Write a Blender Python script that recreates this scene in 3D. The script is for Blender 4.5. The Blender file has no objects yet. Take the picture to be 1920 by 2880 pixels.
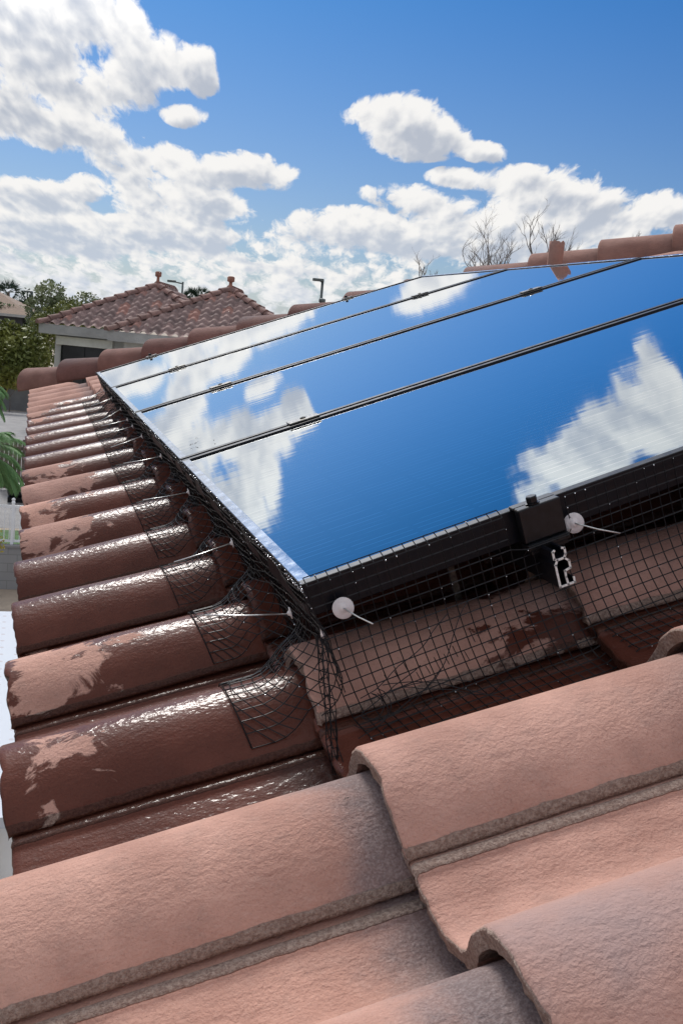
import bpy, bmesh, math, random
import numpy as np
from mathutils import Matrix, Vector, noise as mnoise
random.seed(7); rng = np.random.default_rng(7)
C = bpy.context.scene.collection
sc = bpy.context.scene
R = math.radians

# ------------------------------------------------------------------ camera
cd = bpy.data.cameras.new('camera'); cam = bpy.data.objects.new('camera', cd); C.objects.link(cam)
cd.sensor_fit = 'VERTICAL'; cd.sensor_height = 24.0; cd.lens = 25.015
cd.clip_start = 0.02; cd.clip_end = 6000
CX = Vector((0.95778, -0.27108, 0.09575)); CY = Vector((0.04725, -0.18008, -0.98252)); CZ = Vector((0.28359, 0.94556, -0.15967))
cm = Matrix.Identity(4)
for i in range(3):
    cm[i][0] = CX[i]; cm[i][1] = -CY[i]; cm[i][2] = -CZ[i]
cm.translation = Vector((-0.28352, -1.05885, 0.26092))
cam.matrix_world = cm
sc.camera = cam
sc.view_settings.view_transform = 'Standard'; sc.view_settings.look = 'None'
sc.view_settings.exposure = 0.42; sc.view_settings.gamma = 1.0

# ------------------------------------------------------------------ node helper
class V:
    """value socket wrapper with arithmetic"""
    nt = None
    def __init__(s, sock): s.s = sock
    @staticmethod
    def m(op, *a, clamp=False):
        n = V.nt.nodes.new('ShaderNodeMath'); n.operation = op; n.use_clamp = clamp
        for i, x in enumerate(a):
            if isinstance(x, V): V.nt.links.new(x.s, n.inputs[i])
            else: n.inputs[i].default_value = x
        return V(n.outputs[0])
    def __add__(s, o): return V.m('ADD', s, o)
    def __radd__(s, o): return V.m('ADD', o, s)
    def __sub__(s, o): return V.m('SUBTRACT', s, o)
    def __rsub__(s, o): return V.m('SUBTRACT', o, s)
    def __mul__(s, o): return V.m('MULTIPLY', s, o)
    def __rmul__(s, o): return V.m('MULTIPLY', o, s)
    def __truediv__(s, o): return V.m('DIVIDE', s, o)
    def clamp(s): return V.m('ADD', s, 0.0, clamp=True)
def sstep(x, a, b, lo=0.0, hi=1.0):
    n = V.nt.nodes.new('ShaderNodeMapRange'); n.interpolation_type = 'SMOOTHSTEP'
    V.nt.links.new(x.s, n.inputs[0])
    for i, v in ((1, a), (2, b), (3, lo), (4, hi)):
        if isinstance(v, V): V.nt.links.new(v.s, n.inputs[i])
        else: n.inputs[i].default_value = v
    return V(n.outputs[0])
def comb(x, y, z=0.0):
    n = V.nt.nodes.new('ShaderNodeCombineXYZ')
    for i, v in enumerate((x, y, z)):
        if isinstance(v, V): V.nt.links.new(v.s, n.inputs[i])
        else: n.inputs[i].default_value = v
    return n.outputs[0]
def sep(sock):
    n = V.nt.nodes.new('ShaderNodeSeparateXYZ'); V.nt.links.new(sock, n.inputs[0])
    return [V(o) for o in n.outputs]
def noise(vec, scale, detail=4, rough=0.5, dist=0.0, dim='3D', lac=2.0):
    n = V.nt.nodes.new('ShaderNodeTexNoise'); n.noise_dimensions = dim
    if vec is not None: V.nt.links.new(vec, n.inputs['Vector'])
    n.inputs['Scale'].default_value = scale; n.inputs['Detail'].default_value = detail
    n.inputs['Roughness'].default_value = rough; n.inputs['Distortion'].default_value = dist
    n.inputs['Lacunarity'].default_value = lac
    return V(n.outputs['Fac'])
def mixc(f, a, b, blend='MIX'):
    n = V.nt.nodes.new('ShaderNodeMix'); n.data_type = 'RGBA'; n.blend_type = blend
    for i, v in ((0, f), (6, a), (7, b)):
        if isinstance(v, V): V.nt.links.new(v.s, n.inputs[i])
        elif hasattr(v, 'is_linked'): V.nt.links.new(v, n.inputs[i])
        elif i == 0: n.inputs[i].default_value = v
        else: n.inputs[i].default_value = (*v, 1)
    return n.outputs[2]
def vmul(sock, v):
    n = V.nt.nodes.new('ShaderNodeVectorMath'); n.operation = 'MULTIPLY'
    V.nt.links.new(sock, n.inputs[0]); n.inputs[1].default_value = v
    return n.outputs[0]
def vadd(a, b):
    n = V.nt.nodes.new('ShaderNodeVectorMath'); n.operation = 'ADD'
    V.nt.links.new(a, n.inputs[0])
    if isinstance(b, tuple): n.inputs[1].default_value = b
    else: V.nt.links.new(b, n.inputs[1])
    return n.outputs[0]

# ------------------------------------------------------------------ world: Nishita sky with cumulus laid out by direction
SUN_AZ, SUN_EL = -5.0, 40.0
world = bpy.data.worlds.new("World"); sc.world = world; world.use_nodes = True
wt = world.node_tree; wt.nodes.clear()
BL = [(-1.1,13.6,4.3,1.5),(-1.4,12.0,3.0,1.0),(0.9,10.9,4.2,1.3),(4.6,12.3,1.6,1.2),(3.9,13.9,1.2,0.9),(7.2,12.6,1.0,1.0),(7.7,11.9,0.8,0.7),(6.9,10.2,1.2,0.5),(-0.3,9.1,3.6,1.3),(2.1,8.9,1.9,0.8),(4.7,7.8,2.6,1.0),(7.5,7.8,2.9,0.8),(10.2,8.0,2.2,0.8),(11.8,7.9,1.1,0.7),(6.1,6.3,2.9,1.1),(8.6,6.1,2.0,0.8),(-0.3,5.6,2.5,0.7),(2.2,6.2,1.0,0.6),(0.8,4.0,3.9,0.9),(6.7,4.7,3.1,0.6),(16.9,11.1,2.1,1.1),(18.4,11.3,1.8,1.1),(19.6,10.6,1.7,1.0),(18.1,10.1,2.0,0.8),(22.2,10.0,1.3,0.5),(23.9,8.5,2.4,0.9),(21.0,8.6,1.5,0.5),(26.3,8.4,2.6,1.1),(29.2,7.9,3.2,1.0),(32.0,7.5,1.9,0.8),(18.8,7.5,2.5,0.6),(16.3,5.9,3.1,0.8),(22.3,6.8,4.2,0.9),(19.7,5.5,6.7,0.7),(26.8,6.3,6.0,1.3),
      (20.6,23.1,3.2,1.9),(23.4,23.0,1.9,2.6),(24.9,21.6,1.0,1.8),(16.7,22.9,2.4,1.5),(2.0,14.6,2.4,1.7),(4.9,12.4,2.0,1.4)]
g = bpy.data.node_groups.new('cloud_density', 'ShaderNodeTree')
g.interface.new_socket('P', in_out='INPUT', socket_type='NodeSocketVector')
g.interface.new_socket('D', in_out='OUTPUT', socket_type='NodeSocketFloat'); g.interface.new_socket('L', in_out='OUTPUT', socket_type='NodeSocketFloat')
V.nt = g
gi = g.nodes.new('NodeGroupInput'); go = g.nodes.new('NodeGroupOutput')
P = gi.outputs[0]
acc = None
for (a, e, ra, re) in BL:
    n = g.nodes.new('ShaderNodeVectorMath'); n.operation = 'MULTIPLY_ADD'
    g.links.new(P, n.inputs[0]); sa, se = 1/(ra*1.3), 1/(re*1.4)
    n.inputs[1].default_value = (sa, se, 0); n.inputs[2].default_value = (-a*sa, -e*se, 0)
    d = g.nodes.new('ShaderNodeVectorMath'); d.operation = 'DOT_PRODUCT'
    g.links.new(n.outputs[0], d.inputs[0]); g.links.new(n.outputs[0], d.inputs[1])
    b = V.m('SUBTRACT', 1.0, V(d.outputs['Value']), clamp=True)
    acc = b if acc is None else V.m('MAXIMUM', acc, b) + V.m('MINIMUM', acc, b) * 0.35
px, py, _ = sep(P)
low = sstep(py, 7.5, 3.0, 0.0, 0.70)
lowb = sstep(py, 0.6, -0.5, 0.0, 0.1)
offr = V.m('MAXIMUM', sstep(V.m('ABSOLUTE', px - 15.0), 18.0, 40.0, 0.0, 0.55), sstep(py, 31.0, 42.0, 0.0, 0.60))      # scattered cloud in the rest of the sky; overhead cover added for fill light
base = acc * 0.95 + low + lowb + offr
ev = py + 3.2
qv = V.m('LOGARITHM', V.m('MAXIMUM', ev, 0.6), 2.718)
qu = (px - 14.0) / (V.m('MAXIMUM', ev, 1.0) * 0.38 + 6.0)
q = comb(qu * 1.0, qv * 1.15, 0.0)
warp = g.nodes.new('ShaderNodeTexNoise'); warp.noise_dimensions = '2D'; warp.inputs['Scale'].default_value = 9.0; warp.inputs['Detail'].default_value = 4; g.links.new(q, warp.inputs['Vector'])
wq = g.nodes.new('ShaderNodeVectorMath'); wq.operation = 'MULTIPLY_ADD'; g.links.new(warp.outputs['Color'], wq.inputs[0]); wq.inputs[1].default_value = (0.10, 0.10, 0); g.links.new(q, wq.inputs[2])
n1 = noise(wq.outputs[0], 4.2, 8, 0.62, 0.0, '2D')
vo = g.nodes.new('ShaderNodeTexVoronoi'); vo.voronoi_dimensions = '2D'; vo.feature = 'F1'; vo.inputs['Scale'].default_value = 9.0; vo.inputs['Detail'].default_value = 3.0; vo.inputs['Roughness'].default_value = 0.55
vo.normalize = True
g.links.new(wq.outputs[0], vo.inputs['Vector'])
puff = 0.42 - V(vo.outputs['Distance'])
kk = sstep(base, 0.0, 0.30, 0.35, 1.0)
dens = base * 0.92 + ((n1 - 0.5) * 1.95 + puff * 0.75) * kk
g.links.new((dens - 0.44).s, go.inputs[0])
n1l = noise(q, 4.2, 3.0, 0.55, 0.0, '2D')
g.links.new((base * 0.92 + (n1l - 0.5) * 2.3 + puff * 0.8 - 0.44).s, go.inputs[1])
V.nt = wt
tc = wt.nodes.new('ShaderNodeTexCoord')
nrm = wt.nodes.new('ShaderNodeVectorMath'); nrm.operation = 'NORMALIZE'; wt.links.new(tc.outputs['Generated'], nrm.inputs[0])
x, y, z = sep(nrm.outputs[0])
az = V.m('ARCTAN2', x, y) * 57.2958
el = V.m('ARCSINE', z) * 57.2958
pos = comb(az, el, 0.0)
def dens_at(v):
    n = wt.nodes.new('ShaderNodeGroup'); n.node_tree = g; wt.links.new(v, n.inputs[0]); return V(n.outputs[0]), V(n.outputs[1])
d0, L0_ = dens_at(pos)
eloff = sstep(el, 1.0, 12.0, 0.20, 0.55)
_, L1_ = dens_at(comb(az - 0.2, el + eloff, 0.0))
mask = sstep(d0, -0.06, 0.34)
thick = sstep(d0, 0.15, 1.0)
edge = L1_ * 1.0 - L0_ * 0.45 + (d0 - L0_) * -0.12
shade = sstep(edge, -0.10, 0.80)          # 1 = under more cloud, 0 = lit top
shc = mixc(sstep(el, 2.0, 10.0), (0.58, 0.645, 0.75), (0.53, 0.57, 0.65)); lit = mixc(shade, (1.03, 1.01, 0.98), shc)
skyt = wt.nodes.new('ShaderNodeTexSky'); skyt.sky_type = 'NISHITA'; skyt.sun_disc = False
skyt.sun_elevation = R(SUN_EL); skyt.sun_rotation = R(SUN_AZ)
skyt.air_density = 1.0; skyt.dust_density = 0.6; skyt.ozone_density = 2.5
tint = mixc(sstep(el, 0.0, 26.0), (0.34, 0.405, 0.53), (0.058, 0.315, 0.60))
skyc = mixc(1.0, skyt.outputs[0], tint, 'MULTIPLY')
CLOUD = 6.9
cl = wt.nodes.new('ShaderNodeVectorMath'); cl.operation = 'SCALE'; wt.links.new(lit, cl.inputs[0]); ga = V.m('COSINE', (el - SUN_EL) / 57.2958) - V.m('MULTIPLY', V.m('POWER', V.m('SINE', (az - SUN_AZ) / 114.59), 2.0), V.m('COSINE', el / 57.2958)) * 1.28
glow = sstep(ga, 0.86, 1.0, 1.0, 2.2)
upb = sstep(el, 24.0, 50.0, 1.0, 1.5)  # unseen clouds overhead brightened to add fill light on the tiles
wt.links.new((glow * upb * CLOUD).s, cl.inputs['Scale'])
haze = sstep(el, 3.5, 0.0, 0.0, 0.35)
m2 = V.m('MULTIPLY', mask, 0.97)
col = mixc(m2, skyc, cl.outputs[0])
hz = wt.nodes.new('ShaderNodeRGB'); hz.outputs[0].default_value = (4.3, 5.0, 6.1, 1)
col = mixc(haze, col, hz.outputs[0])
bg = wt.nodes.new('ShaderNodeBackground'); bg.inputs[1].default_value = 0.1
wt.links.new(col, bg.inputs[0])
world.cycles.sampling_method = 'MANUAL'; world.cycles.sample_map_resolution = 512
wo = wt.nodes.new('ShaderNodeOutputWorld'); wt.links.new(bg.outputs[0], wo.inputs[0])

# ------------------------------------------------------------------ sun (behind thin cloud: soft)
sd = bpy.data.lights.new('sun', 'SUN'); sd.energy = 2.35; sd.angle = R(13); sd.color = (1.0, 0.955, 0.90)
so = bpy.data.objects.new('sun', sd); C.objects.link(so)
sv = Vector((math.sin(R(SUN_AZ))*math.cos(R(SUN_EL)), math.cos(R(SUN_AZ))*math.cos(R(SUN_EL)), math.sin(R(SUN_EL))))
so.rotation_euler = sv.to_track_quat('Z', 'Y').to_euler()

# ------------------------------------------------------------------ materials
def mat(name):
    m = bpy.data.materials.new(name); m.use_nodes = True
    nt = m.node_tree; nt.nodes.clear(); V.nt = nt
    b = nt.nodes.new('ShaderNodeBsdfPrincipled'); o = nt.nodes.new('ShaderNodeOutputMaterial')
    nt.links.new(b.outputs[0], o.inputs[0])
    return m, nt, b
def put(nt, b, name, v):
    s = b.inputs[name]
    if isinstance(v, V): nt.links.new(v.s, s)
    elif hasattr(v, 'is_linked'): nt.links.new(v, s)
    elif isinstance(v, tuple): s.default_value = (*v, 1)
    else: s.default_value = v
def objco(nt): return nt.nodes.new('ShaderNodeTexCoord').outputs['Object']
def rnd(nt): return V(nt.nodes.new('ShaderNodeObjectInfo').outputs['Random'])
def attr(nt, name, typ='OBJECT'):
    n = nt.nodes.new('ShaderNodeAttribute'); n.attribute_name = name; n.attribute_type = typ; return V(n.outputs['Fac'])
def bump(nt, b, h, strength, dist):
    n = nt.nodes.new('ShaderNodeBump'); n.inputs['Strength'].default_value = strength; n.inputs['Distance'].default_value = dist
    nt.links.new(h.s, n.inputs['Height']); nt.links.new(n.outputs[0], b.inputs['Normal']); return n
def simple(name, col, rough=0.6, metal=0.0, var=0.15, scale=8.0, bmp=0.0, spec=0.5):
    m, nt, b = mat(name); co = objco(nt)
    n = noise(co, scale, 6, 0.6)
    c2 = tuple(c*(1-var*1.6) for c in col); c1 = tuple(min(1, c*(1+var)) for c in col)
    put(nt, b, 'Base Color', mixc(sstep(n, 0.3, 0.7), c2, c1)); put(nt, b, 'Roughness', rough); put(nt, b, 'Metallic', metal)
    put(nt, b, 'Specular IOR Level', spec)
    if bmp: bump(nt, b, noise(co, scale*6, 4, 0.6), bmp, 0.01)
    return m
M = {}
# concrete roof tile: salmon pigment, dark flash, cement at the broken edges, wet film on some tiles, its darkening doubling as shade under the panels
m, nt, b = mat('clay_tile'); M['tile'] = m
co = objco(nt); X, Y, Z = sep(co)
rv = rnd(nt); wet = attr(nt, 'wet'); dryb = attr(nt, 'dry'); flash = attr(nt, 'flash'); shade_a = attr(nt, 'dark'); grey_a = attr(nt, 'grey')
edge = attr(nt, 'edge', 'GEOMETRY')
off = vadd(co, comb(rv * 13.0, rv * 7.0, rv * 31.0))
big = noise(off, 9.0, 4, 0.55); mid = noise(off, 45.0, 5, 0.6); fine = noise(off, 420.0, 4, 0.65)
basec = mixc(sstep(big, 0.3, 0.7), (0.38, 0.21, 0.165), (0.54, 0.315, 0.25))
basec = mixc(sstep(mid, 0.45, 0.75, 0.0, 0.45), basec, (0.36, 0.225, 0.185))
basec = mixc(sstep(fine, 0.52, 0.75, 0.0, 0.35), basec, (0.56, 0.38, 0.32))
basec = mixc(sstep(fine, 0.45, 0.25, 0.0, 0.40), basec, (0.17, 0.09, 0.07))
greym = sstep(big + (Z * 14.0 + 0.62) * grey_a * 0.8 - 0.42, 0.25, 0.85) * grey_a
basec = mixc(V.m('MULTIPLY', greym, 0.85), basec, (0.30, 0.23, 0.225))
basec = mixc(1.0, basec, mixc(rv, (0.86, 0.86, 0.88), (1.10, 1.08, 1.06)), 'MULTIPLY')
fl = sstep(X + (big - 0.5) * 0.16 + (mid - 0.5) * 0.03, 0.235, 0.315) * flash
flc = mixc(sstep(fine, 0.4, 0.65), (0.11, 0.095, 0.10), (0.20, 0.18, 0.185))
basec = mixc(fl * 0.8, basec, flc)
em = sstep(edge + (mid - 0.5) * 0.9, 0.42, 0.62)
ec = mixc(sstep(noise(off, 300.0, 4, 0.7), 0.36, 0.66), (0.19, 0.135, 0.11), (0.36, 0.285, 0.24))
basec = mixc(em * 0.85, basec, ec)
basec = mixc(V.m('MULTIPLY', shade_a, 0.85, clamp=True), basec, mixc(1.0, basec, (0.26, 0.215, 0.24), 'MULTIPLY'))
streak = noise(vmul(off, (5.0, 60.0, 60.0)), 1.0, 5, 0.6)
basec = mixc(sstep(streak, 0.5, 0.8, 0.0, 0.35) * shade_a, basec, (0.10, 0.07, 0.07))
# wetness: ragged dry islands towards the eave
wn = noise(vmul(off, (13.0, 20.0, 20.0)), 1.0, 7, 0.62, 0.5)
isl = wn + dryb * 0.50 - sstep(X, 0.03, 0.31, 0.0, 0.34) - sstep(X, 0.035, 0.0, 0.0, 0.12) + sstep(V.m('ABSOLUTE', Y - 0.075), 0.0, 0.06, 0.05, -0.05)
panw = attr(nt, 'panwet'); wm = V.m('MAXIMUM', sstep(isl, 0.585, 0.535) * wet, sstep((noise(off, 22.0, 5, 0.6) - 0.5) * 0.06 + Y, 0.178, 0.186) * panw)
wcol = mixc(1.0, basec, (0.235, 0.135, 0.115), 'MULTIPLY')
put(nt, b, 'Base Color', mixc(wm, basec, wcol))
put(nt, b, 'Roughness', V.m('MULTIPLY_ADD', wm, -0.48, 0.88) + (mid - 0.5) * 0.12)
put(nt, b, 'Specular IOR Level', V.m('MULTIPLY_ADD', wm, -0.20, 0.22)); put(nt, b, 'Coat Weight', wm * 0.38); put(nt, b, 'Coat Roughness', 0.18); put(nt, b, 'Coat IOR', 1.36)
gr = noise(off, 290.0, 3, 0.6); gr2 = noise(vmul(off, (0.6, 1.0, 1.0)), 120.0, 3, 0.5)
hgt = gr * 0.55 + gr2 * 0.6 + em * noise(off, 260.0, 3, 0.7) * 1.6 + fine * 0.15
hgt = hgt * V.m('MULTIPLY_ADD', wm, -0.45, 1.0) + V.m('MULTIPLY', wm, -0.05)
bump(nt, b, hgt, 0.85, 0.0034)
bc_ = nt.nodes.new('ShaderNodeBump'); bc_.inputs['Strength'].default_value = 0.55; bc_.inputs['Distance'].default_value = 0.0020
nt.links.new((noise(vmul(off, (0.7, 1.0, 1.0)), 150.0, 2, 0.5)).s, bc_.inputs['Height']); nt.links.new(bc_.outputs[0], b.inputs['Coat Normal'])

# solar glass: black cells under glass, faint finger lines along the slope
m, nt, b = mat('solar_glass'); M['glass'] = m
co = objco(nt); X, Y, Z = sep(co)
fy = V.m('FRACT', Y * (1/0.0165)); line = sstep(V.m('ABSOLUTE', fy - 0.5), 0.075, 0.025)
brk = sstep(noise(vmul(co, (9.0, 60.0, 1.0)), 1.0, 3, 0.6), 0.35, 0.6)
rows = V.m('FRACT', X * (1/0.078)); gapx = sstep(V.m('ABSOLUTE', rows - 0.5), 0.485, 0.44)
bc = mixc(line * brk * gapx * 0.8, (0.006, 0.016, 0.042), (0.30, 0.36, 0.44))
dust = noise(co, 60.0, 5, 0.7)
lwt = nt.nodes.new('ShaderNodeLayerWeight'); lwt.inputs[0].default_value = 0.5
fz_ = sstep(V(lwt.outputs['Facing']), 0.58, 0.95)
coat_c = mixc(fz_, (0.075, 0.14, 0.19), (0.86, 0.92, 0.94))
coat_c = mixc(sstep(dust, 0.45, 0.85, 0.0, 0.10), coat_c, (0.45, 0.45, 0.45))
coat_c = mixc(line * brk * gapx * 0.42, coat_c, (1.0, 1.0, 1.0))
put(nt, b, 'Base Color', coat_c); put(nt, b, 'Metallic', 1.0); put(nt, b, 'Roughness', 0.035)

put(nt, b, 'Coat Weight', 0.0)
rip = noise(vmul(co, (4.0, 36.0, 1.0)), 1.0, 1.5, 0.4) * 0.7 + noise(vmul(co, (1.2, 1.6, 1.0)), 1.0, 2, 0.5) * 3.0
bump(nt, b, rip, 0.6, 0.00017)
# black anodised aluminium
m, nt, b = mat('black_aluminium'); M['frame'] = m
co = objco(nt); n = noise(co, 40.0, 6, 0.65)
put(nt, b, 'Base Color', mixc(n, (0.003, 0.0035, 0.006), (0.008, 0.009, 0.013))); put(nt, b, 'Metallic', 0.0)
put(nt, b, 'Roughness', sstep(n, 0.3, 0.7, 0.30, 0.45)); put(nt, b, 'Specular IOR Level', 0.22)
m, nt, b = mat('wet_frame_lip'); M['lip'] = m
co = objco(nt); n = noise(co, 30.0, 6, 0.65)
put(nt, b, 'Base Color', mixc(n, (0.42, 0.45, 0.50), (0.62, 0.66, 0.72))); put(nt, b, 'Metallic', 0.9)
put(nt, b, 'Roughness', sstep(n, 0.3, 0.7, 0.10, 0.22)); bump(nt, b, noise(co, 200.0, 2, 0.5), 0.2, 0.0008)
M['lip'].node_tree.nodes['Principled BSDF'].inputs['Specular IOR Level'].default_value = 0.9
M['backsheet'] = simple('backsheet', (0.03, 0.03, 0.035), 0.6)
M['raw_alu'] = simple('raw_aluminium', (0.92, 0.91, 0.87), 0.45, 0.1, 0.12, 300.0, 0.3)
M['clamp'] = simple('steel_clamp', (0.16, 0.15, 0.13), 0.32, 0.85, 0.4, 160.0)
M['clampblack'] = simple('black_clamp', (0.006, 0.007, 0.009), 0.35, 0.0, 0.3, 90.0, 0.0, 0.3)
M['wire'] = simple('coated_wire', (0.012, 0.012, 0.014), 0.5, 0.0, 0.3, 300.0, 0.0, 0.25)
M['pin'] = simple('galvanised_pin', (0.62, 0.63, 0.62), 0.3, 0.8, 0.12, 300.0)
m, nt, b = mat('clear_washer'); M['washer'] = m
put(nt, b, 'Base Color', (0.88, 0.84, 0.84)); put(nt, b, 'Roughness', 0.12); put(nt, b, 'Transmission Weight', 0.35); put(nt, b, 'IOR', 1.45)
m, nt, b = mat('water'); M['water'] = m
put(nt, b, 'Base Color', (0.9, 0.95, 1.0)); put(nt, b, 'Roughness', 0.02); put(nt, b, 'Metallic', 0.65)
M['debris'] = simple('wet_leaf_litter', (0.03, 0.018, 0.012), 0.4, 0, 0.5, 200.0, 0.4)
M['deck'] = simple('roofing_felt', (0.025, 0.022, 0.02), 0.9)
def stucco(name, col, s=30.0, rough=0.9):
    m, nt, b = mat(name); co = objco(nt)
    n = noise(co, 1.5, 6, 0.6); n2 = noise(co, s, 4, 0.6)
    put(nt, b, 'Base Color', mixc(sstep(n, 0.3, 0.7), tuple(c*0.82 for c in col), tuple(c*1.08 for c in col)))
    put(nt, b, 'Roughness', rough); bump(nt, b, n2, 0.5, 0.02); return m
M['stucco'] = stucco('grey_stucco', (0.50, 0.50, 0.49))
M['ourstucco'] = stucco('tan_stucco', (0.45, 0.38, 0.30))
M['trim'] = stucco('pale_trim', (0.80, 0.80, 0.74)); M['fascia'] = stucco('grey_fascia', (0.38, 0.38, 0.37))
M['screen'] = simple('window_screen', (0.03, 0.03, 0.035), 0.5, 0, 0.2, 2.0)
M['white'] = simple('white_paint', (0.80, 0.82, 0.84), 0.45, 0, 0.05, 2.0)
M['paving'] = stucco('concrete_paving', (0.24, 0.235, 0.235), 12.0)
M['dirt'] = stucco('ground_gravel', (0.33, 0.27, 0.21), 8.0)
M['farwall'] = stucco('dark_grey_wall', (0.16, 0.165, 0.17)); M['cap'] = stucco('wall_cap', (0.36, 0.26, 0.20))
M['bark'] = simple('bark', (0.13, 0.10, 0.08), 0.9, 0, 0.3, 20.0, 0.5)
M['greybark'] = simple('grey_bark', (0.20, 0.175, 0.16), 0.9, 0, 0.3, 20.0)
M['pole'] = simple('painted_pole', (0.10, 0.12, 0.12), 0.5, 0.3)
M['terracotta'] = simple('terracotta_pipe', (0.30, 0.14, 0.10), 0.8, 0, 0.3, 6.0)
M['blackplastic'] = simple('black_plastic', (0.012, 0.014, 0.018), 0.25)
M['wood'] = simple('weathered_wood', (0.20, 0.16, 0.13), 0.8, 0, 0.35, 6.0)
M['grass'] = simple('lawn', (0.05, 0.13, 0.025), 0.9, 0, 0.4, 12.0, 0.6)
M['pane'] = simple('window_pane', (0.30, 0.27, 0.18), 0.15, 0, 0.3, 3.0)
def leafmat(name, a, bcol):
    m, nt, b = mat(name); co = objco(nt); V_ = attr(nt, 'lf', 'GEOMETRY')
    n = noise(co, 1.3, 3, 0.6)
    put(nt, b, 'Base Color', mixc((V_ * 0.6 + n * 0.5).clamp(), a, bcol)); put(nt, b, 'Roughness', 0.6)
    put(nt, b, 'Specular IOR Level', 0.3); return m
M['leaf_olive'] = leafmat('olive_leaves', (0.046, 0.073, 0.019), (0.243, 0.251, 0.057))
M['leaf_green'] = leafmat('green_leaves', (0.030, 0.073, 0.030), (0.113, 0.195, 0.065))
M['leaf_pale'] = leafmat('pale_leaves', (0.081, 0.113, 0.057), (0.276, 0.308, 0.163))
M['leaf_dark'] = leafmat('dark_leaves', (0.016, 0.035, 0.022), (0.048, 0.090, 0.057))
M['leaf_yellow'] = leafmat('yellow_leaves', (0.195, 0.163, 0.033), (0.519, 0.421, 0.065))
M['leaf_palm'] = leafmat('palm_leaves', (0.048, 0.138, 0.057), (0.243, 0.421, 0.163))
# far tiled roof: colour per tile
m, nt, b = mat('far_roof_tile'); M['fartile'] = m
n = nt.nodes.new('ShaderNodeAttribute'); n.attribute_name = 'tc'; n.attribute_type = 'GEOMETRY'
fx, fyv, fz = sep(n.outputs['Vector'])
wn_ = nt.nodes.new('ShaderNodeTexWhiteNoise'); nt.links.new(comb(V.m('FLOOR', fx * (1/0.30) + 0.25), V.m('FLOOR', fyv * (1/0.34)), 0.0), wn_.inputs['Vector'])
wv = V(wn_.outputs['Value'])
c = mixc(wv, (0.18, 0.128, 0.12), (0.34, 0.235, 0.215)); c = mixc(sstep(wv, 0.80, 0.85, 0.0, 0.6), c, (0.34, 0.15, 0.11))
c = mixc(sstep(noise(objco(nt), 2.5, 4, 0.6), 0.4, 0.7, 0.0, 0.4), c, (0.15, 0.115, 0.11))
put(nt, b, 'Base Color', c); put(nt, b, 'Roughness', 0.85); put(nt, b, 'Specular IOR Level', 0.25)
M['hipfar'] = simple('far_hip_tile', (0.24, 0.14, 0.12), 0.85, 0, 0.25, 3.0)
m, nt, b = mat('shingle'); M['shingle'] = m
co = objco(nt); X, Y, Z = sep(co)
w1 = V.m('FRACT', Z * 7.0); n1_ = noise(vmul(co, (4, 4, 14)), 1.0, 5, 0.7)
put(nt, b, 'Base Color', mixc(sstep(w1, 0.12, 0.0, 0.0, 0.5), mixc(n1_, (0.15, 0.105, 0.075), (0.30, 0.21, 0.155)), (0.07, 0.05, 0.04))); put(nt, b, 'Roughness', 0.9)
# concrete block wall
m, nt, b = mat('block_wall'); M['block'] = m
co = objco(nt); X, Y, Z = sep(co)
br = nt.nodes.new('ShaderNodeTexBrick'); nt.links.new(comb(X, Z, 0.0), br.inputs['Vector'])
br.inputs['Color1'].default_value = (0.27, 0.27, 0.27, 1); br.inputs['Color2'].default_value = (0.31, 0.31, 0.31, 1); br.inputs['Mortar'].default_value = (0.19, 0.19, 0.19, 1)
br.inputs['Scale'].default_value = 1.0; br.inputs['Brick Width'].default_value = 0.4; br.inputs['Row Height'].default_value = 0.2; br.inputs['Mortar Size'].default_value = 0.008
put(nt, b, 'Base Color', mixc(noise(co, 3, 5, 0.6) * 0.4, br.outputs[0], (0.2, 0.2, 0.2))); put(nt, b, 'Roughness', 0.9)
m, nt, b = mat('white_metal_roof'); M['whiteroof'] = m
co = objco(nt); X, Y, Z = sep(co)
dx = V.m('FRACT', X * (1/0.17)) - 0.5; dy = V.m('FRACT', Y * (1/0.24)) - 0.5
dot = sstep(V.m('SQRT', dx*dx*0.5 + dy*dy), 0.13, 0.08)
put(nt, b, 'Base Color', mixc(dot * 0.4, (0.58, 0.62, 0.68), (0.40, 0.32, 0.32))); put(nt, b, 'Roughness', 0.9); put(nt, b, 'Specular IOR Level', 0.1)

# ------------------------------------------------------------------ object helpers
def tag(o, label=None, cat=None, group=None, kind=None):
    if label: o['label'] = label
    if cat: o['category'] = cat
    if group: o['group'] = group
    if kind: o['kind'] = kind
    return o
def empty(name, mw, **k):
    o = bpy.data.objects.new(name, None); o.empty_display_size = 0.1; C.objects.link(o)
    o.matrix_world = mw if isinstance(mw, Matrix) else Matrix.Translation(mw); tag(o, **k); return o
def mesh(name, vs, fs, m, smooth=False):
    me = bpy.data.meshes.new(name); me.from_pydata([tuple(v) for v in vs], [], fs); me.update()
    if m is not None: me.materials.append(m)
    if smooth: me.polygons.foreach_set('use_smooth', [True]*len(me.polygons))
    return me
def link(name, me, parent=None, local=None, mw=None, **k):
    o = bpy.data.objects.new(name, me); C.objects.link(o)
    if parent is not None:
        o.parent = parent
        if local is not None: o.matrix_local = local
    elif mw is not None: o.matrix_world = mw
    tag(o, **k); return o
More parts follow.
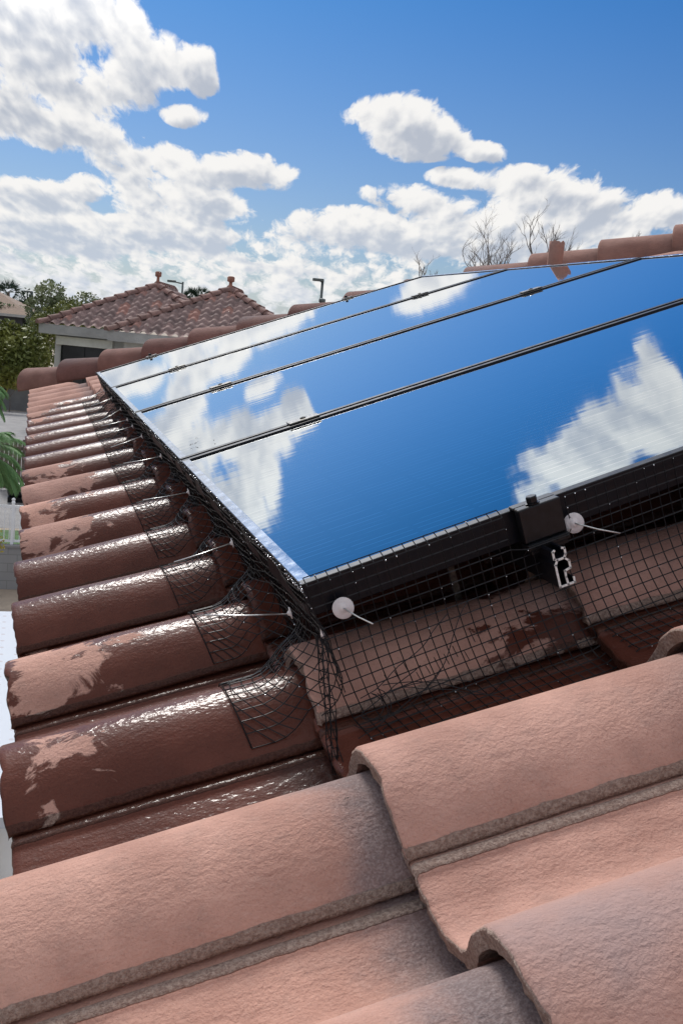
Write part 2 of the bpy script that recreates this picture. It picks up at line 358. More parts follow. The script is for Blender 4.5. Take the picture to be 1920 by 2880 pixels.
class MB:
    def __init__(s): s.v = []; s.f = []; s.mi = []
    def add(s, vs, fs):
        o = len(s.v); s.v += [tuple(v) for v in vs]; s.f += [tuple(i+o for i in f) for f in fs]; return s
    def box(s, a, b, bev=0.0, mx=None):
        x0, y0, z0 = a; x1, y1, z1 = b
        if bev <= 0:
            vs = [(x, y, z) for x in (x0, x1) for y in (y0, y1) for z in (z0, z1)]
            fs = [(0,1,3,2),(4,6,7,5),(0,4,5,1),(2,3,7,6),(0,2,6,4),(1,5,7,3)]
        else:
            bm = bmesh.new(); bmesh.ops.create_cube(bm, size=1)
            for v in bm.verts: v.co = Vector(((x0+x1)/2+v.co.x*(x1-x0), (y0+y1)/2+v.co.y*(y1-y0), (z0+z1)/2+v.co.z*(z1-z0)))
            bmesh.ops.bevel(bm, geom=bm.edges[:], offset=bev, segments=2, affect='EDGES', profile=0.5)
            bm.verts.index_update(); vs = [v.co.copy() for v in bm.verts]; fs = [tuple(v.index for v in f.verts) for f in bm.faces]; bm.free()
        if mx is not None: vs = [mx @ Vector(v) for v in vs]
        return s.add(vs, fs)
    def tube(s, pts, r, n=6, caps=True):
        pts = [Vector(p) for p in pts]; rs = r if isinstance(r, (list, tuple)) else [r]*len(pts)
        vs = []; fs = []; prev = None
        for i, p in enumerate(pts):
            d = (pts[min(i+1, len(pts)-1)] - pts[max(i-1, 0)])
            if d.length < 1e-9: d = Vector((0, 0, 1))
            d.normalize()
            a = (prev if prev is not None else (Vector((0, 0, 1)) if abs(d.z) < 0.9 else Vector((1, 0, 0))))
            a = (a - d*a.dot(d)); 
            if a.length < 1e-6: a = d.orthogonal()
            a.normalize(); prev = a; b_ = d.cross(a)
            for k in range(n):
                t = 2*math.pi*k/n; vs.append(p + (a*math.cos(t) + b_*math.sin(t))*rs[i])
        for i in range(len(pts)-1):
            for k in range(n): fs.append((i*n+k, i*n+(k+1) % n, (i+1)*n+(k+1) % n, (i+1)*n+k))
        if caps: fs.append(tuple(range(n-1, -1, -1))); fs.append(tuple((len(pts)-1)*n+k for k in range(n)))
        return s.add(vs, fs)
    def lathe(s, prof, mx, n=20):
        vs = []; fs = []
        for (r, z) in prof:
            for k in range(n):
                t = 2*math.pi*k/n; vs.append(mx @ Vector((r*math.cos(t), r*math.sin(t), z)))
        for i in range(len(prof)-1):
            for k in range(n): fs.append((i*n+k, i*n+(k+1) % n, (i+1)*n+(k+1) % n, (i+1)*n+k))
        fs.append(tuple(range(n-1, -1, -1))); fs.append(tuple((len(prof)-1)*n+k for k in range(n)))
        return s.add(vs, fs)
    def prism(s, poly, y0, y1, mx=None):   # poly in x,z ; extruded along y
        n = len(poly); vs = [(p[0], y0, p[1]) for p in poly] + [(p[0], y1, p[1]) for p in poly]
        fs = [tuple(range(n)), tuple(range(2*n-1, n-1, -1))] + [(i, i+n, (i+1) % n+n, (i+1) % n) for i in range(n)]
        if mx is not None: vs = [mx @ Vector(v) for v in vs]
        return s.add(vs, fs)
    def mesh(s, name, m, smooth=False): return mesh(name, s.v, s.f, m, smooth)
    def build(s, name, m, parent=None, smooth=False, **k): return link(name, s.mesh(name, m, smooth), parent, **k)

# roof frame: x = s (up the slope), y = u (along the eave, away), z = n (off the panel plane)
TH = R(21.5)
RM = Matrix.Rotation(-TH, 4, 'Y')
def T(s, u, n): return Matrix.Translation((s, u, n))

# ------------------------------------------------------------------ roof tiles
PITCH = 0.30; EXPO = 0.332; S0 = -0.355; U0 = -0.31; DEL = R(5.5); SL = 0.015
PR = [(0.0022,-0.0575),(0.0026,-0.0545),(0.0048,-0.0500),(0.0090,-0.0448),(0.0180,-0.0358),(0.030,-0.0250),(0.045,-0.0152),(0.060,-0.0078),(0.076,-0.0025),(0.092,0.0),(0.108,-0.0012),(0.123,-0.0056),(0.137,-0.0130),(0.150,-0.0230),(0.161,-0.0350),(0.170,-0.0470),(0.179,-0.0575),(0.190,-0.0670),(0.203,-0.0738),(0.218,-0.0775),(0.234,-0.0775),(0.249,-0.0748),(0.262,-0.0700),(0.2760,-0.0662),(0.2845,-0.0640),(0.2865,-0.0608),(0.2895,-0.0596),(0.2950,-0.0590),(0.2985,-0.0598),(0.3000,-0.0612),(0.3060,-0.0605),(0.316,-0.0540)]
PRN = np.array(PR)
def zprof(y):
    y = y % PITCH
    return float(np.interp(y, PRN[:, 0], PRN[:, 1])) if y > 0.0022 else -0.0575
def crest(k): return -(0.087 + SL*(S0 + k*EXPO + 0.36))
def surf(s, u):
    k = max(0, math.floor((s - S0)/EXPO)); x = s - (S0 + k*EXPO)
    if s < S0: return -0.6
    return crest(k) - x*math.tan(DEL) + zprof(u - U0)
def tile_mesh(seed, hi=True):
    r = np.random.default_rng(seed)
    prof = PR if hi else [PR[i] for i in (1, 3, 6, 9, 12, 15, 18, 20, 23, 26, 29, 31)]
    P2 = []
    for i, p in enumerate(prof):               # densify
        P2.append(p)
        if hi and i+1 < len(prof) and 3 <= i <= 22:
            P2.append(((p[0]+prof[i+1][0])/2, (p[1]+prof[i+1][1])/2))
    n = len(P2)
    if hi:                                       # smooth the densified curve
        A = np.array(P2)
        for _ in range(2):
            B = A.copy(); B[5:-12] = (A[4:-13] + 2*A[5:-12] + A[6:-11])/4; A = B
        P2 = [tuple(a) for a in A]
    xs = [0.0, 0.0012, 0.004, 0.009, 0.016] + list(np.linspace(0.026, 0.42, 26)) if hi else [0.0, 0.14, 0.28, 0.42]
    low = []
    for i, p in enumerate(P2):
        a = P2[max(i-1, 0)]; c = P2[min(i+1, n-1)]; d = Vector((c[0]-a[0], c[1]-a[1])); d.normalize()
        nx, nz = d.y, -d.x
        low.append((min(max(p[0]+nx*0.0155, 0.013), 0.316), p[1]+nz*0.0150 if i > 3 else -0.0585))
    vs = []; ed = []
    L = len(xs)
    jag = [float(v) for v in r.normal(0, 0.0009, n)]
    for i in range(2, n-2): jag[i] = (jag[i-1]+jag[i]+jag[i+1])/2 if hi else 0
    chip = r.uniform(0.02, 0.16, 3)
    for j, x in enumerate(xs):
        for i, p in enumerate(P2):
            y, z = p; e = 0.0; xx = x
            if hi:
                jx = jag[i] + 0.0016*mnoise.noise(Vector((i*0.55, seed*3.1, 0)))
                for c_ in chip:
                    jx += 0.0035*max(0, 1-abs(y-c_)/0.006)
                if j <= 3: xx = x + jx*(1 - j/4)
                if j == 0: z -= 0.0035; e = 0.8
                if j == 1: z -= 0.0013; e = 0.45
                if i <= 3:
                    y += 0.0011*mnoise.noise(Vector((x*140, i*0.4, seed))); z += 0.0008*mnoise.noise(Vector((x*190, 5, seed)))
                z += 0.0010*mnoise.noise(Vector((x*9, y*14, seed*2.3)))
            if y < 0.0056: e = 1.0
            if 0.2858 < y < 0.2995: e = max(e, 0.8)
            vs.append((xx, y, z)); ed.append(e)
    nt_ = len(vs)
    for j, x in enumerate(xs):                    # underside
        for i, p in enumerate(low):
            xx = x
            if hi and j <= 3: xx = x + 0.0020 + jag[i]*1.5 + 0.002*mnoise.noise(Vector((i*0.8, seed*5.1, 3)))
            vs.append((xx, p[0], p[1] + (0.0008*mnoise.noise(Vector((i*0.9, seed, 8))) if hi else 0))); ed.append(0.55)
    fs = []
    for j in range(L-1):
        for i in range(n-1):
            a = j*n+i; fs.append((a, a+n, a+n+1, a+1)); c = nt_+a; fs.append((c, c+1, c+n+1, c+n))
        a = j*n; fs.append((a, nt_+a, nt_+a+n, a+n)); a = j*n+n-1; fs.append((a, a+n, nt_+a+n, nt_+a))
    # front cap with its own verts (flat shaded cement face)
    o = len(vs)
    for i in range(n): vs.append(vs[i]); ed.append(0.62)
    for i in range(n): vs.append(vs[nt_+i]); ed.append(0.74)
    for i in range(n-1): fs.append((o+i, o+i+1, o+n+i+1, o+n+i))
    a = (L-1)*n
    for i in range(n-1): fs.append((a+i, nt_+a+i, nt_+a+i+1, a+i+1))
    me = mesh('roof_tile', vs, fs, M['tile'], True)
    at = me.attributes.new('edge', 'FLOAT', 'POINT'); at.data.foreach_set('value', ed)
    return me
TILES = [tile_mesh(s) for s in (1, 2, 3, 4)]; TLOW = tile_mesh(9, False)
UC = 5.72
def hipu(s): return UC - 0.93*(s + 0.36)
house = empty('tiled_house', RM @ T(-0.36, 2.0, -0.2), label='our house with salmon clay tile roof, partly wet, carrying the solar panels', cat='house')
HI = house.matrix_world.inverted()
def place(k, r, rnd_=True):
    j = random.Random(k*97 + r*13 + 5)
    s = S0 + k*EXPO + (j.uniform(-0.003, 0.003) if rnd_ else 0); u = U0 + r*PITCH
    mx = T(s, u, crest(k)) @ Matrix.Rotation(DEL + j.uniform(-0.004, 0.004), 4, 'Y') @ Matrix.Rotation(j.uniform(-0.006, 0.006), 4, 'X')
    return mx
def clipped(me, mx):
    bm = bmesh.new(); bm.from_mesh(me)
    inv = mx.inverted()
    a = inv @ Vector((0, hipu(0) - 0.02, -0.1)); nrm_ = (inv.to_3x3() @ Vector((0.93, 1, 0))).normalized()
    bmesh.ops.bisect_plane(bm, geom=bm.verts[:]+bm.edges[:]+bm.faces[:], plane_co=a, plane_no=nrm_, clear_outer=True)
    m2_ = bpy.data.meshes.new('roof_tile'); bm.to_mesh(m2_); bm.free(); m2_.materials.clear(); m2_.materials.append(M['tile']); return m2_
DRY0 = {1: 0.02, 2: 0.26, 3: -0.45, 4: -0.30, 5: 0.30, 6: 0.24, 7: 0.50, 8: 0.26, 9: -0.5, 10: -0.3, 11: 0.0, 12: -0.3, 13: 0.1, 14: 0.15, 15: 0.45}
field = MB(); flist = []; used = 0
for k in range(0, 14):
    s = S0 + k*EXPO
    for r in range(-3, 20):
        u = U0 + r*PITCH; hu = hipu(s)
        if u > hu - 0.02: continue
        hi = (k == 0) or (k == 1 and r <= 11) or (k == 2 and -2 <= r <= 5) or (k == 3 and -2 <= r <= 4) or (k == 4 and r in (-2, -1, 0, 1)) or \
             (5 <= k <= 8 and u > hu - 1.35 - 0.33*(k-5))
        if k >= 5 and u < 1.0: hi = False
        if r == -3 and k > 1: continue
        mx = place(k, r)
        if not hi:
            if k < 10: flist.append((k, r)); 
            continue
        me = TILES[(k*3 + r*7) % 4]
        hu2 = hipu(s + 0.42)
        if u + 0.31 > hu2: me = clipped(me, mx)
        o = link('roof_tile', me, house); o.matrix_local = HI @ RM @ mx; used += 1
        wet_, dry_, fl_, gy = 0.0, 0.0, 0.0, 0.0
        j = random.Random(k*31 + r*3)
        if k == 0:
            if 1 <= r <= 15: wet_ = 1.0; dry_ = DRY0[r]
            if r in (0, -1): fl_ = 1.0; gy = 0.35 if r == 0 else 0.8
            if r > 15: fl_ = 0.45 + 0.4*j.random()
            if r in (3, 4): pass
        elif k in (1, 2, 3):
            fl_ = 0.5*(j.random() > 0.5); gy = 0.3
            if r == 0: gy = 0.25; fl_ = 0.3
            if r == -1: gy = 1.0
            if r >= 1: wet_ = 1.0; dry_ = 0.85 if r == 1 else -0.3  # rows past the first: wet darkening stands in for shade under the panels
        else: gy = j.random()*0.6; fl_ = 0.5*j.random()
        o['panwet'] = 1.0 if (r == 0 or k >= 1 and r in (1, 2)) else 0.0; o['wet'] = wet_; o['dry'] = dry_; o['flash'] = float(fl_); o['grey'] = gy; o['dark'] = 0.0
        if k == 0 and 1 <= r <= 15: o['label'] = 'dark rain-wet clay tile with dry patches' if dry_ > 0 else 'dark rain-wet clay tile'
vv = np.array([v.co[:] for v in TLOW.vertices]); ff = [tuple(p.vertices) for p in TLOW.polygons]
for (k, r) in flist:
    mx = place(k, r); s = S0 + k*EXPO
    if U0 + r*PITCH + 0.31 > hipu(s + 0.42):
        me = clipped(TLOW, mx); field.add([mx @ v.co for v in me.vertices], [tuple(p.vertices) for p in me.polygons]); bpy.data.meshes.remove(me)
    else: field.add([mx @ Vector(v) for v in vv], ff)
fo = link('tile_field', field.mesh('tile_field', M['tile'], True), house, kind='stuff'); fo.matrix_local = HI @ RM
for k_ in ('wet', 'dry', 'flash', 'grey', 'dark'): fo[k_] = 0.2 if k_ == 'grey' else 0.0
print('tiles', used, 'field', len(flist))
# deck below the tiles, back slopes, eave board and walls
mb = MB()
hs = 4.6
def P3(s, u, n): return RM @ Vector((s, u, n))
dk = -0.27
mb.add([P3(-0.24, -3, dk+0.02), P3(-0.24, hipu(-0.30)-0.25, dk+0.02), P3(hs, hipu(hs), dk-0.06), P3(hs, -3, dk-0.06)], [(0, 3, 2, 1)])
pa = P3(-0.24, hipu(-0.30)-0.25, dk+0.02); pb = P3(hs, hipu(hs), dk-0.06)
w = (pb.z - pa.z)/max(0.1, (pa.y - pb.y))
mb.add([pa, Vector((9.0, pa.y, pa.z)), Vector((9.0, pb.y, pb.z)), pb], [(0, 1, 2, 3)])
o = mb.build('roof_deck', M['deck'], house); o.matrix_local = HI
mb = MB(); mb.box((-0.235, -3.0, -0.62), (-0.20, 5.35, -0.30)); mb.box((-0.20, 5.32, -0.62), (8.0, 5.35, -0.30))
o = mb.build('fascia', M['ourstucco'], house); o.matrix_local = HI
mb = MB(); mb.box((0.25, -3.0, -6.0), (8.6, 5.0, -0.45)); o = mb.build('wall', M['ourstucco'], house); o.matrix_local = HI
# hip tiles
def hip_mesh(seed):
    xs = [0, 0.003, 0.010, 0.022] + list(np.linspace(0.05, 0.42, 10)); n = 25; vs = []; fs = []; ed = []
    for lay in (0, 1):
        for j, x in enumerate(xs):
            rr = 0.118 - 0.030*x/0.42 - (0.014 if lay else 0)
            if lay == 0 and j == 0: rr -= 0.004
            for i in range(n):
                t = math.pi*(i/(n-1)*1.06 - 0.03)
                xx = x + (0.0020*mnoise.noise(Vector((i*0.7, seed, lay))) if j < 3 else 0)
                vs.append((xx, -math.cos(t)*rr, math.sin(t)*rr*0.92 - 0.098)); ed.append(0.6 if lay else (0.5 if j == 0 else 0.0))
    L = len(xs); N = L*n
    for j in range(L-1):
        for i in range(n-1):
            a = j*n+i; fs.append((a, a+1, a+n+1, a+n)); c_ = N+a; fs.append((c_, c_+n, c_+n+1, c_+1))
        a = j*n; fs.append((a, a+n, N+a+n, N+a)); a = j*n+n-1; fs.append((a, N+a, N+a+n, a+n))
    for i in range(n-1): fs.append((i, N+i, N+i+1, i+1))
    a = (L-1)*n
    for i in range(n-1): fs.append((a+i, a+i+1, N+a+i+1, N+a+i))
    me = mesh('hip_tile', vs, fs, M['tile'], True); at = me.attributes.new('edge', 'FLOAT', 'POINT'); at.data.foreach_set('value', ed); return me
HIPS = [hip_mesh(s) for s in (1, 2)]
ang = math.atan2(-0.93, 1.0)
HS = -0.345
for i in range(15):
    s = HS + i*0.244
    mx = T(s, 6.0 - 0.93*(s+0.36), 0.002 - 0.006*(s+0.36) - 0.04*max(0, s-1.45)) @ Matrix.Rotation(ang, 4, 'Z') @ Matrix.Rotation(R(4.5), 4, 'Y')
    o = link('hip_tile', HIPS[i % 2], house); o.matrix_local = HI @ RM @ mx
    o['wet'] = 0.0; o['dry'] = 0.0; o['flash'] = 0.2; o['grey'] = [0.5, 1.0, 0.1, 0.6][i % 4]; o['dark'] = [0.85, 1.1, 0.95, 1.1, 1.0][i % 5] if i < 9 else 0.6
# broken half tile stood upright by the hip
vs = []; fs = []; n = 15; zs = [0, 0.06, 0.12, 0.17, 0.19]; ed = []
for lay in (0, 1):
    for j, z_ in enumerate(zs):
        for i in range(n):
            t = math.pi*(0.02 + 0.96*i/(n-1)); rr = 0.029 - 0.005*lay
            zz = z_ + (0.010*mnoise.noise(Vector((i*0.5, 3, 1))) if j == 4 else 0)
            vs.append((-math.cos(t)*rr, -math.sin(t)*rr*0.9, zz)); ed.append(0.3 if j == 4 else 0.0)
N = n*len(zs)
for j in range(len(zs)-1):
    for i in range(n-1):
        a = j*n+i; fs.append((a, a+1, a+n+1, a+n)); c_ = N+a; fs.append((c_, c_+n, c_+n+1, c_+1))
    a = j*n; fs.append((a, a+n, N+a+n, N+a)); a = j*n+n-1; fs.append((a, N+a, N+a+n, a+n))
a = (len(zs)-1)*n
for i in range(n-1): fs.append((a+i, a+i+1, N+a+i+1, N+a+i)); fs.append((i, N+i, N+i+1, i+1))
me = mesh('upright_tile', vs, fs, M['tile'], True); at = me.attributes.new('edge', 'FLOAT', 'POINT'); at.data.foreach_set('value', ed)
o = link('upright_tile', me, mw=RM @ T(1.690, 2.76, -0.114) @ Matrix.Rotation(R(21), 4, 'Y') @ Matrix.Rotation(R(-20), 4, 'Z'), label='short broken piece of curved clay tile standing upright behind the panels', cat='broken tile')
for k_, v_ in (('wet', 0.0), ('dry', 0.0), ('flash', 0.0), ('grey', 0.2), ('dark', 0.35)): o[k_] = v_

# ------------------------------------------------------------------ solar panels
PL = 1.643; FH = 0.038
plab = ['solar panel nearest the camera, netting over its near end, a big cloud reflected in it',
        'second solar panel from the camera, with dirt crumbs near its lower left corner',
        'third black solar panel from the near corner, between two thin seams',
        'farthest black solar panel, narrow strip beside the hip tiles']
def panel_meshes():
    w0, w1 = 0.0085, 0.9915
    fr = MB(); lw = 0.0150
    def bar(a, b): fr.box(a, b, 0.0012)
    bar((0, w0, -FH), (PL, w0+lw, 0.0004)); bar((0, w1-lw, -FH), (PL, w1, 0.0004))
    bar((0, w0+lw+0.0002, -FH), (lw, w1-lw-0.0002, -0.0012)); bar((PL-lw, w0+lw+0.0002, -FH), (PL, w1-lw-0.0002, -0.0012))
    lp = MB()
    lp.box((0.0006, w0+lw+0.0006, -0.0012), (lw-0.0004, w1-lw-0.0006, 0.0002), 0.0005)
    lq = MB(); lq.box((PL-lw+0.0004, w0+lw+0.0006, -0.0012), (PL-0.0006, w1-lw-0.0006, 0.0002), 0.0005)
    gl = MB(); n = 2
    gl.add([(lw, w0+lw, -0.0030), (PL-lw, w0+lw, -0.0030), (PL-lw, w1-lw, -0.0030), (lw, w1-lw, -0.0030)], [(0, 1, 2, 3)])
    bs = MB(); bs.box((lw, w0+lw, -0.0080), (PL-lw, w1-lw, -0.0040))
    return fr.mesh('frame', M['frame']), lp.mesh('frame_lip', M['lip']), lq.mesh('frame_lip', M['lip']), gl.mesh('glass', M['glass']), bs.mesh('backsheet', M['backsheet'])
fm, lm_, lm2, gm, bsm = panel_meshes()
panels = []
for i in range(4):
    p = empty('solar_panel', RM @ T(0, i, 0), label=plab[i], cat='solar panel', group='solar panels in one row on the tiled roof')
    for nm, me in (('frame', fm), ('frame_lip', lm_), ('frame_lip', lm2), ('glass', gm), ('backsheet', bsm)): link(nm, me, p)
    panels.append(p)
# ------------------------------------------------------------------ rails
def rail_poly():
    # open channel on top, closed tube below (x = s, z = n), thin walls
    t = 0.0021
    outer = [(0.0,-0.0450),(0.0190,-0.0450),(0.0190,-0.0395)]
    return outer
def rail(sx, label):
    r = empty('mounting_rail', RM @ T(sx, -0.045, -FH-0.001), label=label, cat='rail', group='mounting rails under the panels')
    y0, y1 = 0.0012, 4.07
    t = 0.0019
    def path(pts, t=t):
        out = MB()
        return pts
    segs = [  # polyline of the section wall (s, n) relative to rail top-left
        [(0.001,-0.0035),(0.0008,-0.0115),(0.0040,-0.0135),(0.0125,-0.0135),(0.0150,-0.0100),(0.0150,-0.0030)],
        [(0.0040,-0.0135),(0.0008,-0.0185),(0.0008,-0.0440),(0.0185,-0.0440),(0.0185,-0.0385)],
        [(0.0125,-0.0135),(0.0170,-0.0180),(0.0172,-0.0265),(0.0100,-0.0280),(0.0098,-0.0350),(0.0105,-0.0440)],
        [(0.001,-0.0035),(0.0030,-0.0022)], [(0.0150,-0.0030),(0.0125,-0.0020)]]
    def ribbons(mb, ya, yb, tt):
        for sg in segs:
            for a, b in zip(sg[:-1], sg[1:]):
                A = Vector((a[0], a[1])); B = Vector((b[0], b[1])); d = (B-A); d.normalize(); nn = Vector((-d.y, d.x))*tt/2
                A = A - d*tt*0.4; B = B + d*tt*0.4
                poly = [A+nn, B+nn, B-nn, A-nn]
                mb.prism([(q.x, q.y) for q in poly], ya, yb)
    a = MB(); ribbons(a, y0, y1, t*0.97); a.build('channel', M['frame'], r)
    c = MB(); ribbons(c, -0.0004, y0-0.0002, t*1.12); c.build('sawn_end', M['raw_alu'], r)
    return r
rail(0.262, 'lower mounting rail with its bright sawn end sticking out under the near panel')
rail(1.250, 'upper aluminium mounting rail hidden beneath the upslope half of the panels')
# ------------------------------------------------------------------ clamps
def midclamp_mesh():
    b = MB(); b.box((-0.032, -0.016, 0.0020), (0.032, 0.016, 0.0050), 0.0008); b.box((-0.032, -0.0065, -0.012), (0.032, 0.0065, 0.0018))
    return b.mesh('plate', M['clamp'])
def bolt_mesh():
    b = MB(); b.lathe([(0.0058, 0.0052), (0.0060, 0.0056), (0.0060, 0.0070), (0.0050, 0.0076), (0.0036, 0.0076), (0.0032, 0.0060), (0.0001, 0.0060)], Matrix.Identity(4), 12)
    return b.mesh('bolt', M['clamp'])
mc, bm_ = midclamp_mesh(), bolt_mesh()
ords = ['first', 'second', 'third']
for i in range(1, 4):
    for sx, side in ((0.255, 'lower'), (1.255, 'upper')):
        p = empty('mid_clamp', RM @ T(sx, i, 0), cat='clamp', group='mid clamps on the panel seams',
                  label='bronze coloured mid clamp on the %s seam from the camera, %s' % (ords[i-1], 'nearer the eave' if side == 'lower' else 'farther up the slope'))
        link('plate', mc, p); link('bolt', bm_, p)
for sx, u, lab in ((0.274, 0.0, 'large black end clamp with bolt on the near panel edge above the bright rail end'), (0.262, 4.0, 'small black end clamp on the far panel edge nearest the eave corner'), (1.245, 4.0, 'small black end clamp on the far panel edge farther up the slope')):
    p = empty('end_clamp', RM @ T(sx, u, 0), cat='clamp', group='end clamps', label=lab)
    sg = 1 if u == 0 else -1
    mxs = Matrix.Diagonal((1, sg, 1, 1))
    b = MB(); b.box((-0.0255, 0.001, 0.0006), (0.0255, 0.014, 0.0042), 0.001, mxs); b.box((-0.0255, -0.0130, -FH+0.002), (0.0255, 0.0008, 0.0042), 0.0018, mxs)
    b.box((-0.0255, -0.018, -FH-0.006), (0.0255, 0.0008, -FH+0.0015), 0.001, mxs); b.box((-0.022, -0.014, -FH-0.012), (0.024, 0.000, -FH-0.0065), 0.001, mxs); b.build('body', M['clampblack'], p)
    b = MB(); b.lathe([(0.0085, 0.0044), (0.0088, 0.0056), (0.0060, 0.0058), (0.0064, 0.0062), (0.0066, 0.0120), (0.0055, 0.0132), (0.0001, 0.0132)], T(-0.004, -0.004*sg, 0), 6); b.build('bolt', M['clampblack'], p)
# slope-side skirt cable and standoff under the array
p = empty('roof_standoff', RM @ T(0.20, 0.12, -0.16), label='grey metal roof hook standing in the shade under the near panel', cat='roof hook')
b = MB(); b.box((-0.004, -0.002, -0.02), (0.004, 0.002, 0.105), 0.0006); b.box((-0.004, -0.02, 0.105), (0.055, 0.02, 0.110), 0.0006); b.box((-0.03, -0.02, -0.026), (0.03, 0.02, -0.021), 0.0006); b.build('bracket', M['clamp'], p)

# ------------------------------------------------------------------ netting
def surf_s(s, u):
    return sum(surf(s + ds, u + du) for ds in (-0.006, 0.006) for du in (-0.006, 0.0, 0.006))/6
CELL = 0.0127
def wire_grid(mb, G, r, drop=None, nseg=3):  # noqa
    """G[i][j] list of points; wires along both directions"""
    nI = len(G); nJ = len(G[0])
    for i in range(nI):
        pts = [g_ for g_ in G[i] if g_ is not None]
        if len(pts) > 1: mb.tube(pts, r, nseg, False)
    for j in range(nJ):
        run = []
        for i in range(nI):
            q_ = G[i][j]
            if q_ is None:
                if len(run) > 1: mb.tube(run, r, nseg, False)
                run = []
            else: run.append(q_)
        if len(run) > 1: mb.tube(run, r, nseg, False)
NS = lambda a, b_, c_: mnoise.noise(Vector((a, b_, c_)))
def net_h(s, u):
    a = surf_s(s, u); b_ = sum(surf(s, u + d_) for d_ in (-0.07, -0.045, -0.02, 0.0, 0.02, 0.045, 0.07))/7
    return max(a, b_ - 0.004)
side = []; tails = []; borders = {}
nT = 25
for i in range(int(4.05/CELL)):
    u0 = -0.012 + i*CELL; s = 0.0; n_ = 0.006; pts = []
    ang_ = -math.pi/2; far = min(1, u0/0.3)
    for j in range(nT):
        t = j*CELL
        wob = 0.5 + 0.5*NS(u0*3.0, 0.3, 7)
        uu = u0 + far*0.005*math.sin(t*22 + u0*9) * wob + 0.012*(t/0.27)*NS(u0*2.2, 2.0, 1.0)*2
        ss = s + far*(0.0065*NS(u0*14, t*16, 3) + 0.004*math.sin(u0*41 + t*30))*min(1, t/0.05)
        h = net_h(min(ss, 0.05), uu) + 0.003
        pts.append(Vector((ss - 0.003, uu, max(n_, h))))
        # advance
        for _ in range(4):
            h = net_h(s, u0) + 0.003; c_ = n_ - h
            tgt = -math.pi/2 + 0.14*(1 if t < 0.09 else 0)
            if c_ < 0.045: tgt = -math.pi/2 - (1 - max(0, c_)/0.045)*1.45
            ang_ += (tgt - ang_)*0.45
            s += math.cos(ang_)*CELL/4 ; n_ += math.sin(ang_)*CELL/4
            hh = net_h(s, u0) + 0.003
            if n_ < hh: n_ = hh
    # the skirt is slit at every pan so that a flap lies over each barrel
    yb = (u0 - U0) % PITCH
    rid = math.floor((u0 - U0)/PITCH)
    lim = -0.108 + 0.014*NS(rid*1.7, 1, 1) - 0.05*(yb - 0.09) if yb < 0.190 else -0.022 - 0.03*abs(NS(u0*7, 2, 1))
    out = []; cut = False
    for jj, p_ in enumerate(pts):
        if p_.x < lim and not cut:
            cut = True; q0 = pts[jj-1] if jj else p_
            f_ = (q0.x - lim)/max(1e-6, q0.x - p_.x); e_ = q0.lerp(p_, f_)
            if (e_ - q0).length > 0.002: tails.append((q0.copy(), e_.copy()))
            if yb < 0.190: borders.setdefault(rid, []).append(e_.copy())
        out.append(None if cut else p_)
    side.append(out)
net = empty('bird_netting', RM @ T(0, 0, 0), label='long black wire netting hung along the eave side of the panels over the wet tiles', cat='netting', group='bird netting round the panels')
mb = MB(); wire_grid(mb, side, 0.00072)
for a_, b_ in tails: mb.tube([a_, b_], 0.00072, 3, False)
for bp in borders.values():
    if len(bp) > 1: mb.tube(bp, 0.00095, 3, False)
mb.build('wire_grid', M['wire'], net)
# the netting was folded double: an inner layer hangs straight down behind the outer one
inner = []
for i in range(int(4.05/(CELL*0.8))):
    u0 = 0.004 + i*CELL*0.8; row = []
    for j in range(14):
        nn_ = -0.004 - j*CELL; hh = net_h(0.012, u0) + 0.002
        ss = -0.004 + 0.016*min(1, j/5) + 0.004*NS(u0*9, j*0.4, 9)
        if nn_ < hh: break
        row.append(Vector((ss, u0 + 0.004*NS(u0*4, j*0.3, 4), nn_)))
    row += [None]*(14 - len(row)); inner.append(row)
mb = MB(); wire_grid(mb, inner, 0.00066); mb.build('inner_wire_grid', M['wire'], net)
# bright droplets held in the wire
def drops(pts, name, parent, rs=(0.0006, 0.0014)):
    mb = MB()
    for p_ in pts:
        r = random.uniform(*rs)
        vs = [(0, 0, r*1.2), (r, 0, 0), (0, r, 0), (-r, 0, 0), (0, -r, 0), (0, 0, -r*1.3)]
        mb.add([Vector(v) + p_ for v in vs], [(0, 1, 2), (0, 2, 3), (0, 3, 4), (0, 4, 1), (5, 2, 1), (5, 3, 2), (5, 4, 3), (5, 1, 4)])
    return mb.build(name, M['water'], parent, True, kind='stuff')
dp = []
for i in range(len(side)):
    for j in range(len(side[i])):
        if side[i][j] is None: continue
        pr = 0.5 if j < 2 else (0.06 if j < 12 else 0.09)
        if random.random() < pr*min(1, 0.3 + 1.0/(1+i*0.01)): dp.append(side[i][j] + Vector((random.uniform(-.001, .001), random.uniform(-.003, .003), -0.0012)))
drops(dp, 'water_droplets', net, (0.0005, 0.0013))
